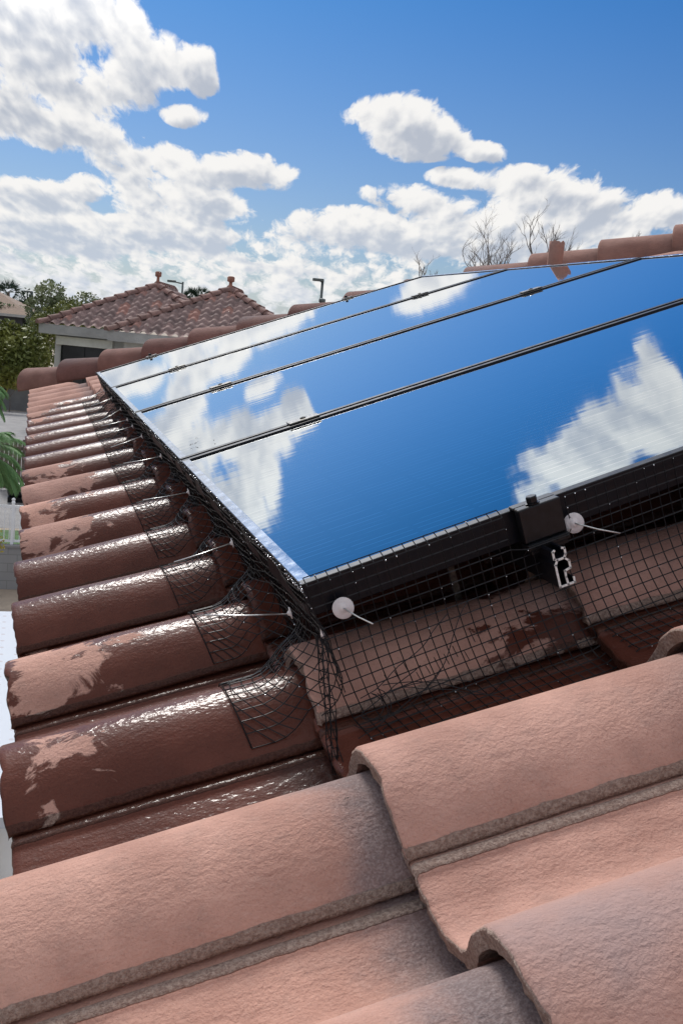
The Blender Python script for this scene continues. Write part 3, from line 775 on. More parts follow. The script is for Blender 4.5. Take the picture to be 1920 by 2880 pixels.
# front netting
front = []; extra = []
for i in range(int(1.15/CELL)):
    s0 = 0.004 + i*CELL; pts = []; n_ = 0.0; u = -0.004
    for j in range(-1, 18):
        t = j*CELL
        nn_ = -t
        if j == -1:
            nn_ = 0.0065; uu = 0.0085
            if s0 > 0.245 or False:
                pts.append(None); continue
        else:
            uu = -0.0035 - 0.035*max(0, (t-0.045)/0.19)**1.6 - 0.003*NS(s0*6, t*9, 2)
        ss = s0 + 0.006*NS(s0*3, t*6, 5)*min(1, t/0.06) + 0.02*max(0, t-0.10)*1.2
        rr = max(0, (s0 - 0.30))
        ss += (0.22*rr + 0.02)*max(0, t-0.07)*3.0*max(0, t-0.07)/0.1
        h = surf_s(ss, uu) + 0.003
        if nn_ < h:
            over = h - nn_; uu -= over*0.7; nn_ = max(surf_s(ss, uu) + 0.003, nn_)
        # near the clamp the netting passes in front of it
        if abs(s0 - 0.27) < 0.034 and 0 <= j <= 3: pts.append(None if j < 3 else Vector((ss, uu - 0.016, nn_))); continue
        pts.append(Vector((ss, uu, nn_)))
    front.append(pts)
fnet = empty('bird_netting', RM @ T(0, 0, 0), label='short black wire netting across the near end of the closest panel, around the rail end', cat='netting', group='bird netting round the panels')
mb = MB(); wire_grid(mb, front, 0.00075); mb.build('wire_grid', M['wire'], fnet)
# crumpled bundle at the corner and the tangled loops at the bottom of the front net
mb = MB()
bg_ = []
for i in range(7):
    row = []
    for j in range(17):
        t = j/16; f = i/8
        w_ = 0.008*(1-t) + 0.012*t + 0.006
        c0 = Vector((0.002, -0.004, -0.055)).lerp(Vector((-0.030, -0.062, -0.180)), t)
        row.append(c0 + Vector(((f-0.5)*w_*0.75 + 0.002*math.sin(i*2.1+j*0.9), -(f)*w_*0.75 + 0.002*math.cos(i*1.7+j*0.8), 0.001*math.sin(i+j))))
    bg_.append(row)
wire_grid(mb, bg_, 0.00062)
mb.build('corner_bundle', M['wire'], fnet)
mb = MB()
rl = random.Random(3)
for i in range(8):   # horizontal slack loops
    a = Vector((rl.uniform(0.0, 0.06), -0.030 - rl.uniform(0, 0.025), -0.120 - rl.uniform(0, 0.05))); pts = [a]; d = Vector((1, rl.uniform(-0.3, 0.1), rl.uniform(-0.1, 0.35)))
    L_ = rl.randint(8, 22)
    for k_ in range(L_):
        d = (d + Vector((0, rl.uniform(-0.16, 0.16), rl.uniform(-0.22, 0.2)))).normalized(); pts.append(pts[-1] + d*0.009)
        q_ = pts[-1]; q_.z = max(q_.z, surf_s(q_.x, q_.y) + 0.002); q_.y = min(q_.y, -0.02)
    mb.tube(pts, 0.00058, 3, False)
for i in range(3):   # curled verticals coming out of the corner
    t0 = rl.uniform(0, 1); pts = []
    c0 = Vector((0.010 + 0.01*i*0.4, -0.03, -0.115 - 0.03*t0)); R_ = 0.014 + 0.010*rl.random()
    for k_ in range(14):
        a_ = -2.4 + k_*0.22*(1 + 0.4*rl.random()); pts.append(c0 + Vector((R_*math.cos(a_) + 0.012, -0.012*math.sin(k_*0.25), R_*math.sin(a_)*0.9)))
    mb.tube(pts, 0.00058, 3, False)
for i in range(10):   # short cut ends
    a = Vector((0.055 + i*0.0115, -0.030, -0.118 - 0.02*rl.random() + i*0.0006)); mb.tube([a, a + Vector((-0.004, -0.004, 0.012 + 0.006*rl.random()))], 0.00058, 3, False)
mb.build('tangled_wires', M['wire'], fnet)
dp = [p_ + Vector((0, -0.0015, -0.001)) for r_ in front for j, p_ in enumerate(r_) if p_ is not None and random.random() < (0.22 if j < 2 else 0.10)]
drops(dp, 'water_droplets', fnet, (0.0005, 0.0011))
# bead row along the panel's eave edge
mb = MB()
dp = [Vector((-0.0015 + random.uniform(-0.001, 0.001), random.uniform(0, 1)**1.6*4.0, -0.003 + random.uniform(-0.003, 0.001))) for _ in range(420)]
drops(dp, 'edge_droplets', net, (0.0006, 0.0014))
# ------------------------------------------------------------------ clips
def clip(p0, p1, nd, label, r=0.0118):
    z = Vector(nd).normalized(); mx = z.to_track_quat('Z', 'Y').to_matrix().to_4x4(); mx.translation = Vector(p0)
    e = empty('mesh_clip', RM @ Matrix.Translation(p0), label=label, cat='clip', group='washer and pin clips holding the netting')
    w_ = MB(); m0 = mx.copy(); m0.translation = (0, 0, 0)
    w_.lathe([(r*0.97, -0.0006), (r, 0.0), (r*0.97, 0.0006), (r*0.55, 0.0008), (r*0.42, 0.0016), (r*0.30, 0.0032), (r*0.16, 0.0038), (0.0012, 0.0040)], m0, 24)
    w_.build('washer', M['washer'], e, True)
    q_ = MB(); d = Vector(p1) - Vector(p0); q_.tube([z*0.004, z*0.004 + (d - z*0.004)*0.5 + Vector((0, 0, -0.0012)), d], 0.00095, 6); q_.build('pin', M['pin'], e, True)
clip((0.034, -0.006, -0.035), (0.054, -0.036, -0.052), (-0.1, -1, 0.25), 'clear washer clip with short pin on the front netting by the panel corner')
clip((0.312, -0.006, -0.033), (0.352, -0.030, -0.054), (-0.15, -1, 0.2), 'clear washer clip with a pin on the front netting, right of the black clamp')
SC = [(0.091, -0.054, 0.105, -0.027, 0.092), (0.468, -0.052, 0.449, -0.046, 0.09), (0.948, -0.055, 0.885, -0.030, 0.088), (1.384, -0.043, 1.40, -0.035, 0.085), (1.887, -0.055, 1.83, -0.05, 0.09), (2.197, -0.060, 2.16, -0.052, 0.085), (2.378, -0.058, 2.36, -0.05, 0.085), (2.598, -0.044, 2.50, -0.05, 0.08), (3.038, -0.042, 3.02, -0.045, 0.08), (3.541, -0.050, 3.45, -0.05, 0.08)]
cl_lab = ['steel pin clip sticking out of the side netting right at the near panel corner', 'second steel pin clip along the side netting from the near corner', 'third steel pin clip along the side netting, below the first seam', 'fourth steel pin clip along the side netting, slightly bent', 'fifth steel pin clip along the side netting, past the first seam', 'sixth steel pin clip along the side netting, close to its neighbour', 'seventh steel pin clip along the side netting, a little past the sixth', 'eighth steel pin clip along the side netting', 'ninth steel pin clip along the side netting, second from the far end', 'farthest steel pin clip, near the far panel corner']
for (u, n_, u1, n1_, l_), lb in zip(SC, cl_lab):
    clip((-0.008, u, n_), (-0.008 - l_, u1, n1_), (-1, 0, 0.05), lb, 0.0072)
# hanging water drop at the corner
mb = MB(); mb.lathe([(0.0003, 0.006), (0.0010, 0.003), (0.0022, -0.001), (0.0024, -0.0035), (0.0014, -0.0055), (0.0002, -0.006)], Matrix.Identity(4), 10)
mb.build('water_drop', M['washer'], mw=None, smooth=True, label='single clear water drop hanging under the near panel corner', cat='water drop').matrix_world = RM @ T(0.004, -0.010, -0.052)
# ------------------------------------------------------------------ litter
def litter(name, p, r, n, label, flat=False):
    rl = random.Random(int(p[0]*1000) + int(p[1]*1000)); mb = MB()
    for _ in range(n):
        c0 = Vector((rl.gauss(0, r), rl.gauss(0, r), abs(rl.gauss(0, r*0.25))))
        a = rl.uniform(0, 6.3); l_ = r*rl.uniform(0.4, 1.0); w_ = l_*0.45
        d = Vector((math.cos(a), math.sin(a), rl.uniform(-0.3, 0.5))); e = Vector((-d.y, d.x, rl.uniform(-0.4, 0.4)))
        mb.add([c0-d*l_, c0+e*w_+Vector((0, 0, l_*0.3)), c0+d*l_, c0-e*w_, c0 + Vector((0, 0, -l_*0.35))], [(0, 1, 2), (0, 2, 3), (0, 4, 1), (1, 4, 2), (2, 4, 3), (3, 4, 0)])
    o = mb.build(name, M['debris'], label=label, cat='leaf litter', group='bits of leaf litter on the roof'); o.matrix_world = RM @ T(*p)
def on(s, u, d=0.002): return (s, u, surf(s, u) + d)
litter('leaf_litter', on(-0.048, -0.43), 0.0022, 7, 'curled brown leaf scrap in the dark grey pan of the foreground tile')
litter('leaf_litter', on(-0.055, -0.235), 0.0016, 6, 'tiny brown leaf scrap on the crest of the foreground tile by the overlap')
litter('leaf_litter', on(0.10, -0.40), 0.0016, 2, 'thin dark seed lying in the pan of the upper right foreground tile')
litter('leaf_litter', on(-0.20, 0.215), 0.004, 9, 'dark wet leaf clump in the pan right of the second wet tile')
litter('leaf_litter', on(-0.245, 0.20), 0.003, 8, 'dark wet leaf clump farther left in the same wet pan')
litter('leaf_litter', on(-0.235, -0.105), 0.002, 5, 'small wet leaf scrap in the nearest wet pan')
litter('leaf_litter', (0.045, 1.13, 0.0005), 0.004, 5, 'dark leaf crumb on the second panel near its lower corner')
litter('leaf_litter', (0.062, 1.20, 0.0005), 0.0025, 3, 'small leaf crumb above the larger one on the second panel')
litter('leaf_litter', (0.085, 1.10, 0.0005), 0.0022, 3, 'tiny leaf crumb beside the first seam on the second panel')
litter('leaf_litter', on(-0.03, 0.74), 0.007, 14, 'soggy leaf clump caught under the netting by the fourth wet tile')
litter('leaf_litter', on(-0.03, 1.33), 0.008, 14, 'soggy leaf clump caught under the netting by the sixth wet tile')
litter('leaf_litter', on(-0.02, 1.62), 0.008, 14, 'soggy leaf clump caught under the netting by the seventh wet tile')

# ------------------------------------------------------------------ neighbour house (two hipped wings)
NH = Matrix.Translation((-0.18, 31.59, -0.20)) @ Matrix.Rotation(R(-16.7), 4, 'Z')
nh = empty('neighbour_house', NH, label='grey stucco house with mauve-brown tiled hip roofs, beyond the far roof corner', cat='house')
def facet(mbv, A, ex, ey, W, Dp, pit, tcs, lo=1.0, hi=1.0):
    """A: eave corner, ex along eave, ey inward horizontal; slope pit; triangular/trapezoid cut by 45 deg hips"""
    zr = math.tan(pit); sl = 1/math.cos(pit)
    nb = int(Dp*sl/0.34) + 1; rows = []
    for c_ in range(nb):
        for fr_ in (0.0, 0.5, 0.98):
            b_ = min(Dp, (c_ + fr_)*0.34/sl); rows.append((b_, 0.065*(1-fr_), c_))
    na = int(W/0.0301); base = len(mbv.v); cols = na + 1
    for (b_, st, c_) in rows:
        l_ = b_*lo; h_ = W - b_*hi
        for i in range(cols):
            a = min(max(i*W/na, l_), max(l_, h_))
            ph = (a/0.30) % 1.0
            wv_ = 0.075*max(0, math.sin(math.pi*min(ph/0.66, 1)))**0.8
            p_ = A + ex*a + ey*b_ + Vector((0, 0, b_*zr + wv_ + st))
            mbv.v.append(tuple(p_)); tcs.append((a, b_*sl + 0.001, 0))
    for j in range(len(rows)-1):
        for i in range(na):
            q_ = base + j*cols + i
            a0 = Vector(mbv.v[q_]); a1 = Vector(mbv.v[q_+1]); b0 = Vector(mbv.v[q_+cols]); b1 = Vector(mbv.v[q_+cols+1])
            if (a1-a0).length < 1e-4 and (b1-b0).length < 1e-4: continue
            mbv.f.append((q_, q_+1, q_+cols+1, q_+cols))
def hiprow(parent, A, B, n, r=0.13, name='hip_tile'):
    mb = MB(); A = Vector(A); B = Vector(B); d = (B-A); L_ = d.length; d.normalize(); k_ = int(L_/0.36)
    side_ = d.cross(Vector((0, 0, 1))).normalized(); up = side_.cross(d)
    for i in range(k_):
        p_ = A + d*(i*L_/k_); vs = []; fs = []
        for jx, (xx, rr, zz) in enumerate(((0, r, 0.03), (0.42, r*0.82, 0.0))):
            for q_ in range(9):
                t = math.pi*q_/8; vs.append(p_ + d*xx + side_*math.cos(t)*rr + up*(math.sin(t)*rr + zz))
        for q_ in range(8): fs.append((q_, q_+1, q_+10, q_+9))
        fs.append(tuple(range(8, -1, -1))); mb.add(vs, fs)
    return mb.build(name, M['hipfar'], parent, label=None)
def wing(x0, y0, W, Dp, rise, back=6.0):
    """hip wing: front eave corner at (x0,y0), width W; apex at W/2"""
    a = W/2; pit = math.atan2(rise, a); tcs = []; mb = MB(); X_ = Vector((1, 0, 0)); Y_ = Vector((0, 1, 0))
    facet(mb, Vector((x0, y0, 0)), X_, Y_, W, a, pit, tcs)
    facet(mb, Vector((x0, y0+back, 0)), -Y_, X_, back, a, pit, tcs, 0.0, 1.0)
    facet(mb, Vector((x0+W, y0, 0)), Y_, -X_, back, a, pit, tcs, 1.0, 0.0)
    me = mb.mesh('tiled_roof', M['fartile'], True); at = me.attributes.new('tc', 'FLOAT_VECTOR', 'POINT'); at.data.foreach_set('vector', [c_ for t_ in tcs for c_ in t_])
    ro = link('tiled_roof', me, nh)
    hiprow(ro, (x0, y0, 0.03), (x0+a, y0+a, rise+0.03), 0); hiprow(ro, (x0+W, y0, 0.03), (x0+a, y0+a, rise+0.03), 0)
    hiprow(ro, (x0+a, y0+a, rise+0.03), (x0+a, y0+back, rise+0.03), 0, name='ridge_tile')
    return ro
wing(0.0, 0.0, 5.7, 0, 1.50); wing(2.35, -1.5, 5.9, 0, 1.54)
mb = MB(); mb.box((0.40, 0.45, -5.63), (5.4, 6.0, -0.10)); mb.box((2.75, -1.05, -5.63), (7.9, 6.0, -0.105)); mb.build('wall', M['stucco'], nh)
mb = MB(); mb.box((0.02, 0.02, -0.21), (2.34, 0.10, 0.07)); mb.box((0.02, 0.10, -0.21), (0.10, 6.0, 0.0)); mb.box((2.37, -1.48, -0.21), (8.2, -1.40, 0.07)); mb.box((2.37, -1.40, -0.21), (2.45, 0.3, 0.0)); mb.box((0.10, 0.10, -0.215), (2.4, 0.6, -0.19)); mb.box((2.45, -1.40, -0.215), (8.2, -0.9, -0.19)); mb.build('fascia', M['fascia'], nh)
w_ = MB(); w_.box((0.62, 0.40, -1.75), (2.02, 0.46, -0.50)); wo_ = w_.build('window', M['screen'], nh)
mb = MB(); mb.box((0.60, 0.38, -1.75), (0.64, 0.44, -0.52)); mb.box((1.29, 0.385, -1.75), (1.31, 0.405, -0.52)); mb.box((0.60, 0.37, -1.78), (2.04, 0.44, -1.74)); mb.build('window_frame', M['blackplastic'], wo_)
mb = MB(); mb.box((0.46, 0.32, -0.50), (2.12, 0.47, -0.25), 0.01); mb.build('lintel', M['trim'], nh)
for (x0, y0, z0, sc_) in ((2.85, 2.85, 1.50, 0.85), (5.30, 1.45, 1.50, 0.95)):
    mb = MB(); mb.lathe([(0.20*sc_, -0.10), (0.17*sc_, 0.02), (0.07*sc_, 0.08), (0.055*sc_, 0.25), (0.05*sc_, 0.30), (0.115*sc_, 0.33), (0.12*sc_, 0.45), (0.08*sc_, 0.48), (0.01, 0.485)], T(x0, y0, z0), 14)
    mb.build('vent_pipe', M['terracotta'], nh, True)
mb = MB(); mb.lathe([(0.05, -0.6), (0.05, 0.25), (0.10, 0.27), (0.10, 0.36), (0.02, 0.38)], T(8.1, 1.0, 1.2), 10); mb.build('flue', M['pole'], nh, True)
# ------------------------------------------------------------------ brown roofed house far left
bh = empty('brown_house', Matrix.Translation((-3.2, 79.0, -0.19)) @ Matrix.Rotation(R(-8), 4, 'Z') @ Matrix.Scale(1.25, 4), label='far house with plain brown shingle roof at the left edge', cat='house')
mb = MB(); mb.add([(-6, -0.5, -0.05), (2.35, -0.5, -0.05), (-0.4, 3.0, 1.25), (-6, 3.0, 1.25), (2.35, 7, -0.05), (-6, 7, -0.05)], [(0, 1, 2, 3), (1, 4, 2), (4, 5, 3, 2)]); mb.build('shingle_roof', M['shingle'], bh)
mb = MB(); mb.box((-6, -0.02, -5.9), (1.7, 6, -0.1)); mb.build('wall', M['screen'], bh)
mb = MB(); mb.box((-6, -0.52, -0.2), (2.36, -0.45, -0.05)); mb.build('fascia', M['fascia'], bh)

# ------------------------------------------------------------------ trees
def leaves_mesh(name, m, blobs, n, size, seed=1, elong=1.0):
    r = np.random.default_rng(seed); vs = []; fs = []; lf = []
    wts = np.array([b_[3]*b_[4]*b_[5] for b_ in blobs]); wts = wts/wts.sum()
    for bi in r.choice(len(blobs), n, p=wts):
        cx, cy, cz, rx, ry, rz = blobs[bi]
        d = r.normal(size=3); d /= np.linalg.norm(d); rad = r.uniform(0.35, 1.0)**0.6
        p_ = np.array([cx+d[0]*rx*rad, cy+d[1]*ry*rad, cz+d[2]*rz*rad])
        nz = mnoise.noise(Vector(p_*1.9)); 
        if nz < -0.12 and r.random() < 0.8: continue
        a = r.normal(size=3); a /= np.linalg.norm(a); b_ = np.cross(a, r.normal(size=3)); b_ /= np.linalg.norm(b_)
        s_ = size*r.uniform(0.6, 1.3); o = len(vs)
        vs += [tuple(p_-a*s_*elong), tuple(p_+b_*s_*0.5), tuple(p_+a*s_*elong), tuple(p_-b_*s_*0.5)]; fs.append((o, o+1, o+2, o+3))
        lv = min(1, max(0, 0.5 + 0.9*mnoise.noise(Vector(p_*1.1)) + r.uniform(-0.2, 0.2))); lf += [lv]*4
    me = mesh(name, vs, fs, m); at = me.attributes.new('lf', 'FLOAT', 'POINT'); at.data.foreach_set('value', lf); return me
def tree(name, base, h, blobs, n, size, m, label, seed, trunk_r=0.12, cat='tree', group=None):
    e = empty(name, Vector(base), label=label, cat=cat)
    if group: e['group'] = group
    link('crown', leaves_mesh('crown', M[m], blobs, n, size, seed), e)
    mb = MB(); top = Vector((blobs[0][0], blobs[0][1], blobs[0][2]))
    mb.tube([(0, 0, -0.1), (0.05, 0, h*0.3), tuple(top*0.6), tuple(top)], [trunk_r, trunk_r*0.8, trunk_r*0.5, trunk_r*0.15], 8)
    for b_ in blobs[1:]:
        c_ = Vector(b_[:3]); mb.tube([tuple(top*0.45), tuple((top*0.45).lerp(c_, 0.6) + Vector((0, 0, 0.1))), tuple(c_)], [trunk_r*0.5, trunk_r*0.3, trunk_r*0.1], 6)
    mb.build('trunk', M['bark'], e, True)
G = -6.0
rb = random.Random(11)
tree('leafy_tree', (-1.6, 29.5, G), 5.5, [(0.3, 0, 5.0, 1.5, 1.5, 0.95), (0.9, 0.2, 4.9, 0.8, 1.4, 0.9), (-0.2, 0.3, 5.4, 1.0, 1.2, 0.65), (1.0, 0, 5.1, 0.6, 1.0, 0.7)], 11000, 0.075, 'leaf_olive', 'dense olive green tree left of the grey house wall', 3)
tree('leafy_tree', (1.4, 55.0, G), 7, [(0, 0, 6.1, 1.0, 1, 0.8), (-0.9, 0, 5.8, 0.9, 1, 0.7), (0.8, 0.1, 5.8, 0.9, 1, 0.7), (-0.1, 0, 5.4, 2.0, 1, 1.0), (0.2, 0, 4.2, 2.2, 1.2, 1.4)], 7000, 0.10, 'leaf_olive', 'yellow-green tree rising behind the left end of the tiled roof', 5)
tree('leafy_tree', (0.5, 62.0, G), 8, [(0, 0, 7.2, 0.9, 1, 0.75), (-0.6, 0, 6.3, 0.8, 1, 0.8), (0.7, 0.1, 6.4, 0.8, 1, 0.8), (0, 0, 5.2, 1.4, 1, 1.3)], 5200, 0.11, 'leaf_pale', 'tall pale willow-like tree above the other trees at left', 6)
tree('leafy_tree', (2.4, 60.0, G), 8, [(0, 0, 6.9, 0.8, 1, 0.6), (0.7, 0, 6.4, 0.8, 1, 0.6), (-0.3, 0, 6.0, 1.3, 1, 0.9), (0.2, 0, 5.0, 1.6, 1, 1.3)], 5200, 0.10, 'leaf_pale', 'rounded pale green tree just right of the tall willow-like one', 7)
tree('dark_conifer', (-1.0, 92.0, G), 8, [(0, 0, 7.0, 0.55, 0.5, 0.9), (-0.5, 0, 6.5, 0.7, 0.5, 0.3), (0.6, 0, 6.2, 0.7, 0.5, 0.3), (0, 0, 5.7, 1.4, 0.6, 0.5), (0, 0, 4.9, 1.6, 0.6, 0.6)], 2600, 0.13, 'leaf_dark', 'small dark conifer on the skyline at left', 8)
tree('leafy_tree', (-3.4, 80.0, G), 8, [(0.5, 0, 5.8, 1.8, 1, 0.8), (2.0, 0, 5.6, 1.2, 1, 0.8), (3.0, 0, 5.2, 1.2, 1, 0.8)], 3600, 0.12, 'leaf_green', 'low green tree on the skyline behind the brown roof', 9)
tree('leafy_tree', (6.0, 70.0, G), 8, [(0, 0, 6.2, 1.6, 1, 0.6), (2.0, 0, 6.2, 1.2, 1, 0.5), (-1.7, 0, 6.0, 1.2, 1, 0.7)], 2400, 0.12, 'leaf_dark', 'far dark tree barely showing over the tiled roof ridge', 10)
tree('yellow_shrub', (-1.5, 66.5, G), 1.0, [(0, 0, 1.9, 0.7, 0.5, 0.5), (0.6, 0, 1.7, 0.5, 0.4, 0.4), (-0.5, 0, 1.6, 0.5, 0.4, 0.5)], 1500, 0.08, 'leaf_yellow', 'yellow flowering bush top above the grey wall at left', 12, 0.03, 'shrub')
tree('potted_shrub', (-0.95, 19.6, G), 0.8, [(0.02, 0, 1.9, 0.35, 0.35, 0.32), (-0.15, 0, 1.6, 0.3, 0.3, 0.3)], 900, 0.035, 'leaf_yellow', 'yellow-green shrub at the left edge below the palm fronds', 13, 0.03, 'shrub')
# fan palms on the skyline
def fanpalm(base, h, label, r=0.9, seed=1):
    rl = random.Random(seed); e = empty('fan_palm', Vector(base), label=label, cat='palm tree', group='far fan palms')
    mb = MB(); mb.tube([(0, 0, 0), (0.1, 0, h*0.5), (0, 0, h)], [0.25, 0.2, 0.16], 8); mb.build('trunk', M['bark'], e)
    vs = []; fs = []; lf = []
    for i in range(46):
        a = rl.uniform(0, 6.28); el_ = rl.uniform(-0.9, 1.3); d = Vector((math.cos(a)*math.cos(el_), math.sin(a)*math.cos(el_), math.sin(el_)))
        c_ = Vector((0, 0, h)) + d*r*0.45; up = Vector((rl.gauss(0, 1), rl.gauss(0, 1), rl.gauss(0, 1))); s_ = d.cross(up).normalized()
        for q_ in range(7):
            an = (q_-3)*0.33; dd = d*math.cos(an) + s_*math.sin(an); o = len(vs); w2 = (dd.cross(d) if abs(an) > 0.1 else up.cross(dd)).normalized()*0.045
            vs += [tuple(c_ - w2), tuple(c_ + w2), tuple(c_ + dd*r*0.6 + Vector((0, 0, -0.05)))]; fs.append((o, o+1, o+2)); lf += [rl.random()]*3
    me = mesh('crown', vs, fs, M['leaf_dark']); at = me.attributes.new('lf', 'FLOAT', 'POINT'); at.data.foreach_set('value', lf); link('crown', me, e)
fanpalm((-3.0, 116, G), 7.7, 'far fan palm on the skyline above the brown roof, the taller right one', 1.5, 1)
fanpalm((-3.75, 106, G), 7.4, 'far fan palm cut by the left picture edge', 1.3, 2)
fanpalm((10.9, 80, G), 8.2, 'far fan palm showing between the two tiled roof peaks, left of the pair', 0.9, 3)
fanpalm((11.6, 80.4, G), 8.4, 'far fan palm showing between the two tiled roof peaks, right of the pair', 0.85, 4)
# bare trees
def baretree(base, zc, H, seed, label, spread=0.5, nb=6, fan=0.5):
    """zc: height of the fork above the ground, H: height of the branching crown"""
    rl = random.Random(seed); mb = MB()
    def br(p_, d, L_, r_, dep):
        pts = [p_]; rs = [r_]; n = 6
        for i in range(n):
            d = (d + Vector((rl.gauss(0, 0.16), rl.gauss(0, 0.16), rl.gauss(0.05, 0.08)))).normalized(); pts.append(pts[-1] + d*L_/n); rs.append(r_*(1 - 0.5*(i+1)/n))
        mb.tube(pts, rs, 5 if dep > 2 else 4, False)
        if dep == 0: return
        for i in range(rl.choice((2, 3, 3, 4))):
            k_ = rl.randint(2, n); d2 = (d + Vector((rl.gauss(0, spread), rl.gauss(0, spread), rl.uniform(-0.15, 0.3)))).normalized()
            br(pts[k_], d2, L_*rl.uniform(0.45, 0.75), rs[k_]*0.8, dep-1)
    e = empty('bare_tree', Vector(base), label=label, cat='tree', group='leafless trees behind the hip')
    mb.tube([(0, 0, -0.1), (0.05, 0.03, zc*0.5), (0, 0, zc)], [0.11, 0.09, 0.06], 8); mb.build('trunk', M['greybark'], e)
    mb = MB()
    for i in range(nb):
        a = i*2.4 + 0.4; f = fan*(0.35 + 0.65*(i % 3)/2)
        br(Vector((0, 0, zc - 0.02*i)), Vector((math.cos(a)*f, math.sin(a)*f, 1)).normalized(), H*0.50, 0.019, 4)
    mb.build('branches', M['greybark'], e)
baretree((6.9, 15.4, G), 6.95, 1.55, 5, 'leafless tree with many fine branches, the widest behind the hip tiles', 0.55, 8, 1.0)
baretree((7.75, 15.5, G), 7.4, 1.5, 8, 'tall thin leafless tree left of the upright tile piece', 0.25, 3, 0.25)
baretree((6.0, 16.4, G), 7.0, 0.85, 12, 'faint low leafless tree behind the far panel edge', 0.45, 3, 0.9)
baretree((10.6, 17.5, G), 8.1, 0.75, 15, 'small leafless tree right of the upright tile piece', 0.35, 4, 0.5)
# street lamps
def lamp(base, h, arm, label, rot=0.0, s_=0.7):
    e = empty('street_lamp', Matrix.Translation(base) @ Matrix.Rotation(rot, 4, 'Z'), label=label, cat='street lamp', group='street lamps behind the houses')
    mb = MB(); mb.tube([(0, 0, 0), (0, 0, h)], [0.10*s_, 0.07*s_], 8); mb.build('pole', M['pole'], e, True)
    mb = MB(); mb.tube([(0, 0, h-0.10), (-arm, 0, h-0.02)], 0.05*s_, 6); mb.build('arm', M['pole'], e, True)
    mb = MB(); mb.box((-arm-0.35*s_, -0.12, h-0.08), (-arm+0.2, 0.12, h+0.04), 0.03); mb.build('lamp_head', M['pole'], e)
lamp((6.94, 55.3, G), 8.35, 0.55, 'street lamp with a long arm between the two roof peaks', R(-12))
lamp((11.27, 43.5, G), 8.62, 0.15, 'dark street lamp standing alone right of the tiled roof', R(-12), 0.8)
lamp((3.79, 93, G), 7.6, 0.2, 'tiny far street lamp left of the first roof peak', R(-10), 0.9)
lamp((-0.5, 70, G), 7.3, 0.2, 'far lamp pole among the trees at left', R(-10), 0.9)

# ------------------------------------------------------------------ yards seen past the eave
mb = MB(); mb.add([(-900, -60, G), (900, -60, G), (900, 1800, G), (-900, 1800, G)], [(0, 1, 2, 3)]); mb.build('ground', M['dirt'], kind='structure')
mb = MB(); mb.add([(-7, -5, G+0.004), (5, -5, G+0.004), (5, 19.6, G+0.004), (-7, 19.6, G+0.004)], [(0, 1, 2, 3)]); mb.build('patio', M['paving'], kind='structure')
mb = MB(); mb.add([(-7, 30.4, G+0.004), (-0.2, 30.4, G+0.004), (-0.2, 67, G+0.004), (-12, 67, G+0.004)], [(0, 1, 2, 3)]); mb.build('driveway', M['paving'], kind='structure')
mb = MB(); mb.add([(-7, 27.7, G+0.008), (0.5, 27.7, G+0.008), (0.5, 30.1, G+0.008), (-7, 30.1, G+0.008)], [(0, 1, 2, 3)]); mb.build('lawn', M['grass'], kind='stuff', label='strip of green lawn behind the white picket fence', cat='lawn')
def wall_(name, a, b_, w2, h0, h1, m, mcap, label):
    a = Vector(a); b_ = Vector(b_); d = b_-a; L_ = d.length; an = math.atan2(d.y, d.x)
    e = empty(name, Matrix.Translation((a.x, a.y, G)) @ Matrix.Rotation(an, 4, 'Z'), label=label, cat='wall')
    mb = MB(); mb.box((0, -w2/2, h0), (L_, w2/2, h1-0.05)); mb.build('masonry', M[m], e)
    mb = MB(); mb.box((-0.01, -w2/2-0.02, h1-0.048), (L_+0.01, w2/2+0.02, h1)); mb.build('coping', M[mcap], e)
wall_('block_wall', (-8, 23.6, 0), (3, 23.4, 0), 0.2, 0, 1.0, 'block', 'paving', 'grey concrete block wall carrying the white picket fence')
wall_('garden_wall', (-12, 68.6, 0), (0.0, 67.4, 0), 0.25, 0, 1.38, 'farwall', 'cap', 'dark grey stucco wall with a tan coping below the trees at left')
fe = empty('picket_fence', Matrix.Translation((-6, 23.56, G+1.0)), label='white metal picket fence on top of the block wall', cat='fence')
mb = MB(); mb.box((0, -0.025, 0.83), (8.2, 0.025, 0.89)); mb.box((0, -0.02, 0.05), (8.2, 0.02, 0.10)); mb.build('rail', M['white'], fe)
mb = MB()
for i in range(75): mb.box((i*0.11, -0.009, 0.10), (i*0.11+0.018, 0.009, 0.83))
mb.build('pickets', M['white'], fe)
for i, x_ in enumerate((1.2, 3.3, 5.46, 7.6)): 
    mb = MB(); mb.box((x_-0.035, -0.036, 0), (x_+0.035, 0.036, 0.95)); mb.lathe([(0.045, 0.952), (0.03, 0.99), (0.045, 1.03), (0.01, 1.06)], T(x_, 0, 0), 10); mb.build('post', M['white'], fe)
sh = empty('white_shed', Matrix.Translation((-2.6, 7.8, G)), label='white metal patio cover with rows of screws, below the eave at left', cat='patio cover')
mb = MB(); mb.add([(0, 0, 2.0), (3.2, 0, 2.0), (3.2, 5.6, 2.25), (0, 5.6, 2.25), (0, 0, 1.9), (3.2, 0, 1.9), (3.2, 5.6, 2.15), (0, 5.6, 2.15)], [(0, 1, 2, 3), (7, 6, 5, 4), (0, 4, 5, 1), (1, 5, 6, 2), (2, 6, 7, 3), (3, 7, 4, 0)]); mb.build('roof', M['whiteroof'], sh)
mb = MB(); mb.box((0.1, 0.1, 0), (3.1, 0.2, 1.9)); mb.build('wall', M['white'], sh)
w_ = MB(); w_.box((1.2, 0.06, 1.0), (2.16, 0.10, 1.78)); wo_ = w_.build('window', M['pane'], sh)
mb = MB()
for k_ in range(4): mb.box((1.2, 0.03, 1.0+k_*0.25), (2.18, 0.058, 1.03+k_*0.25))
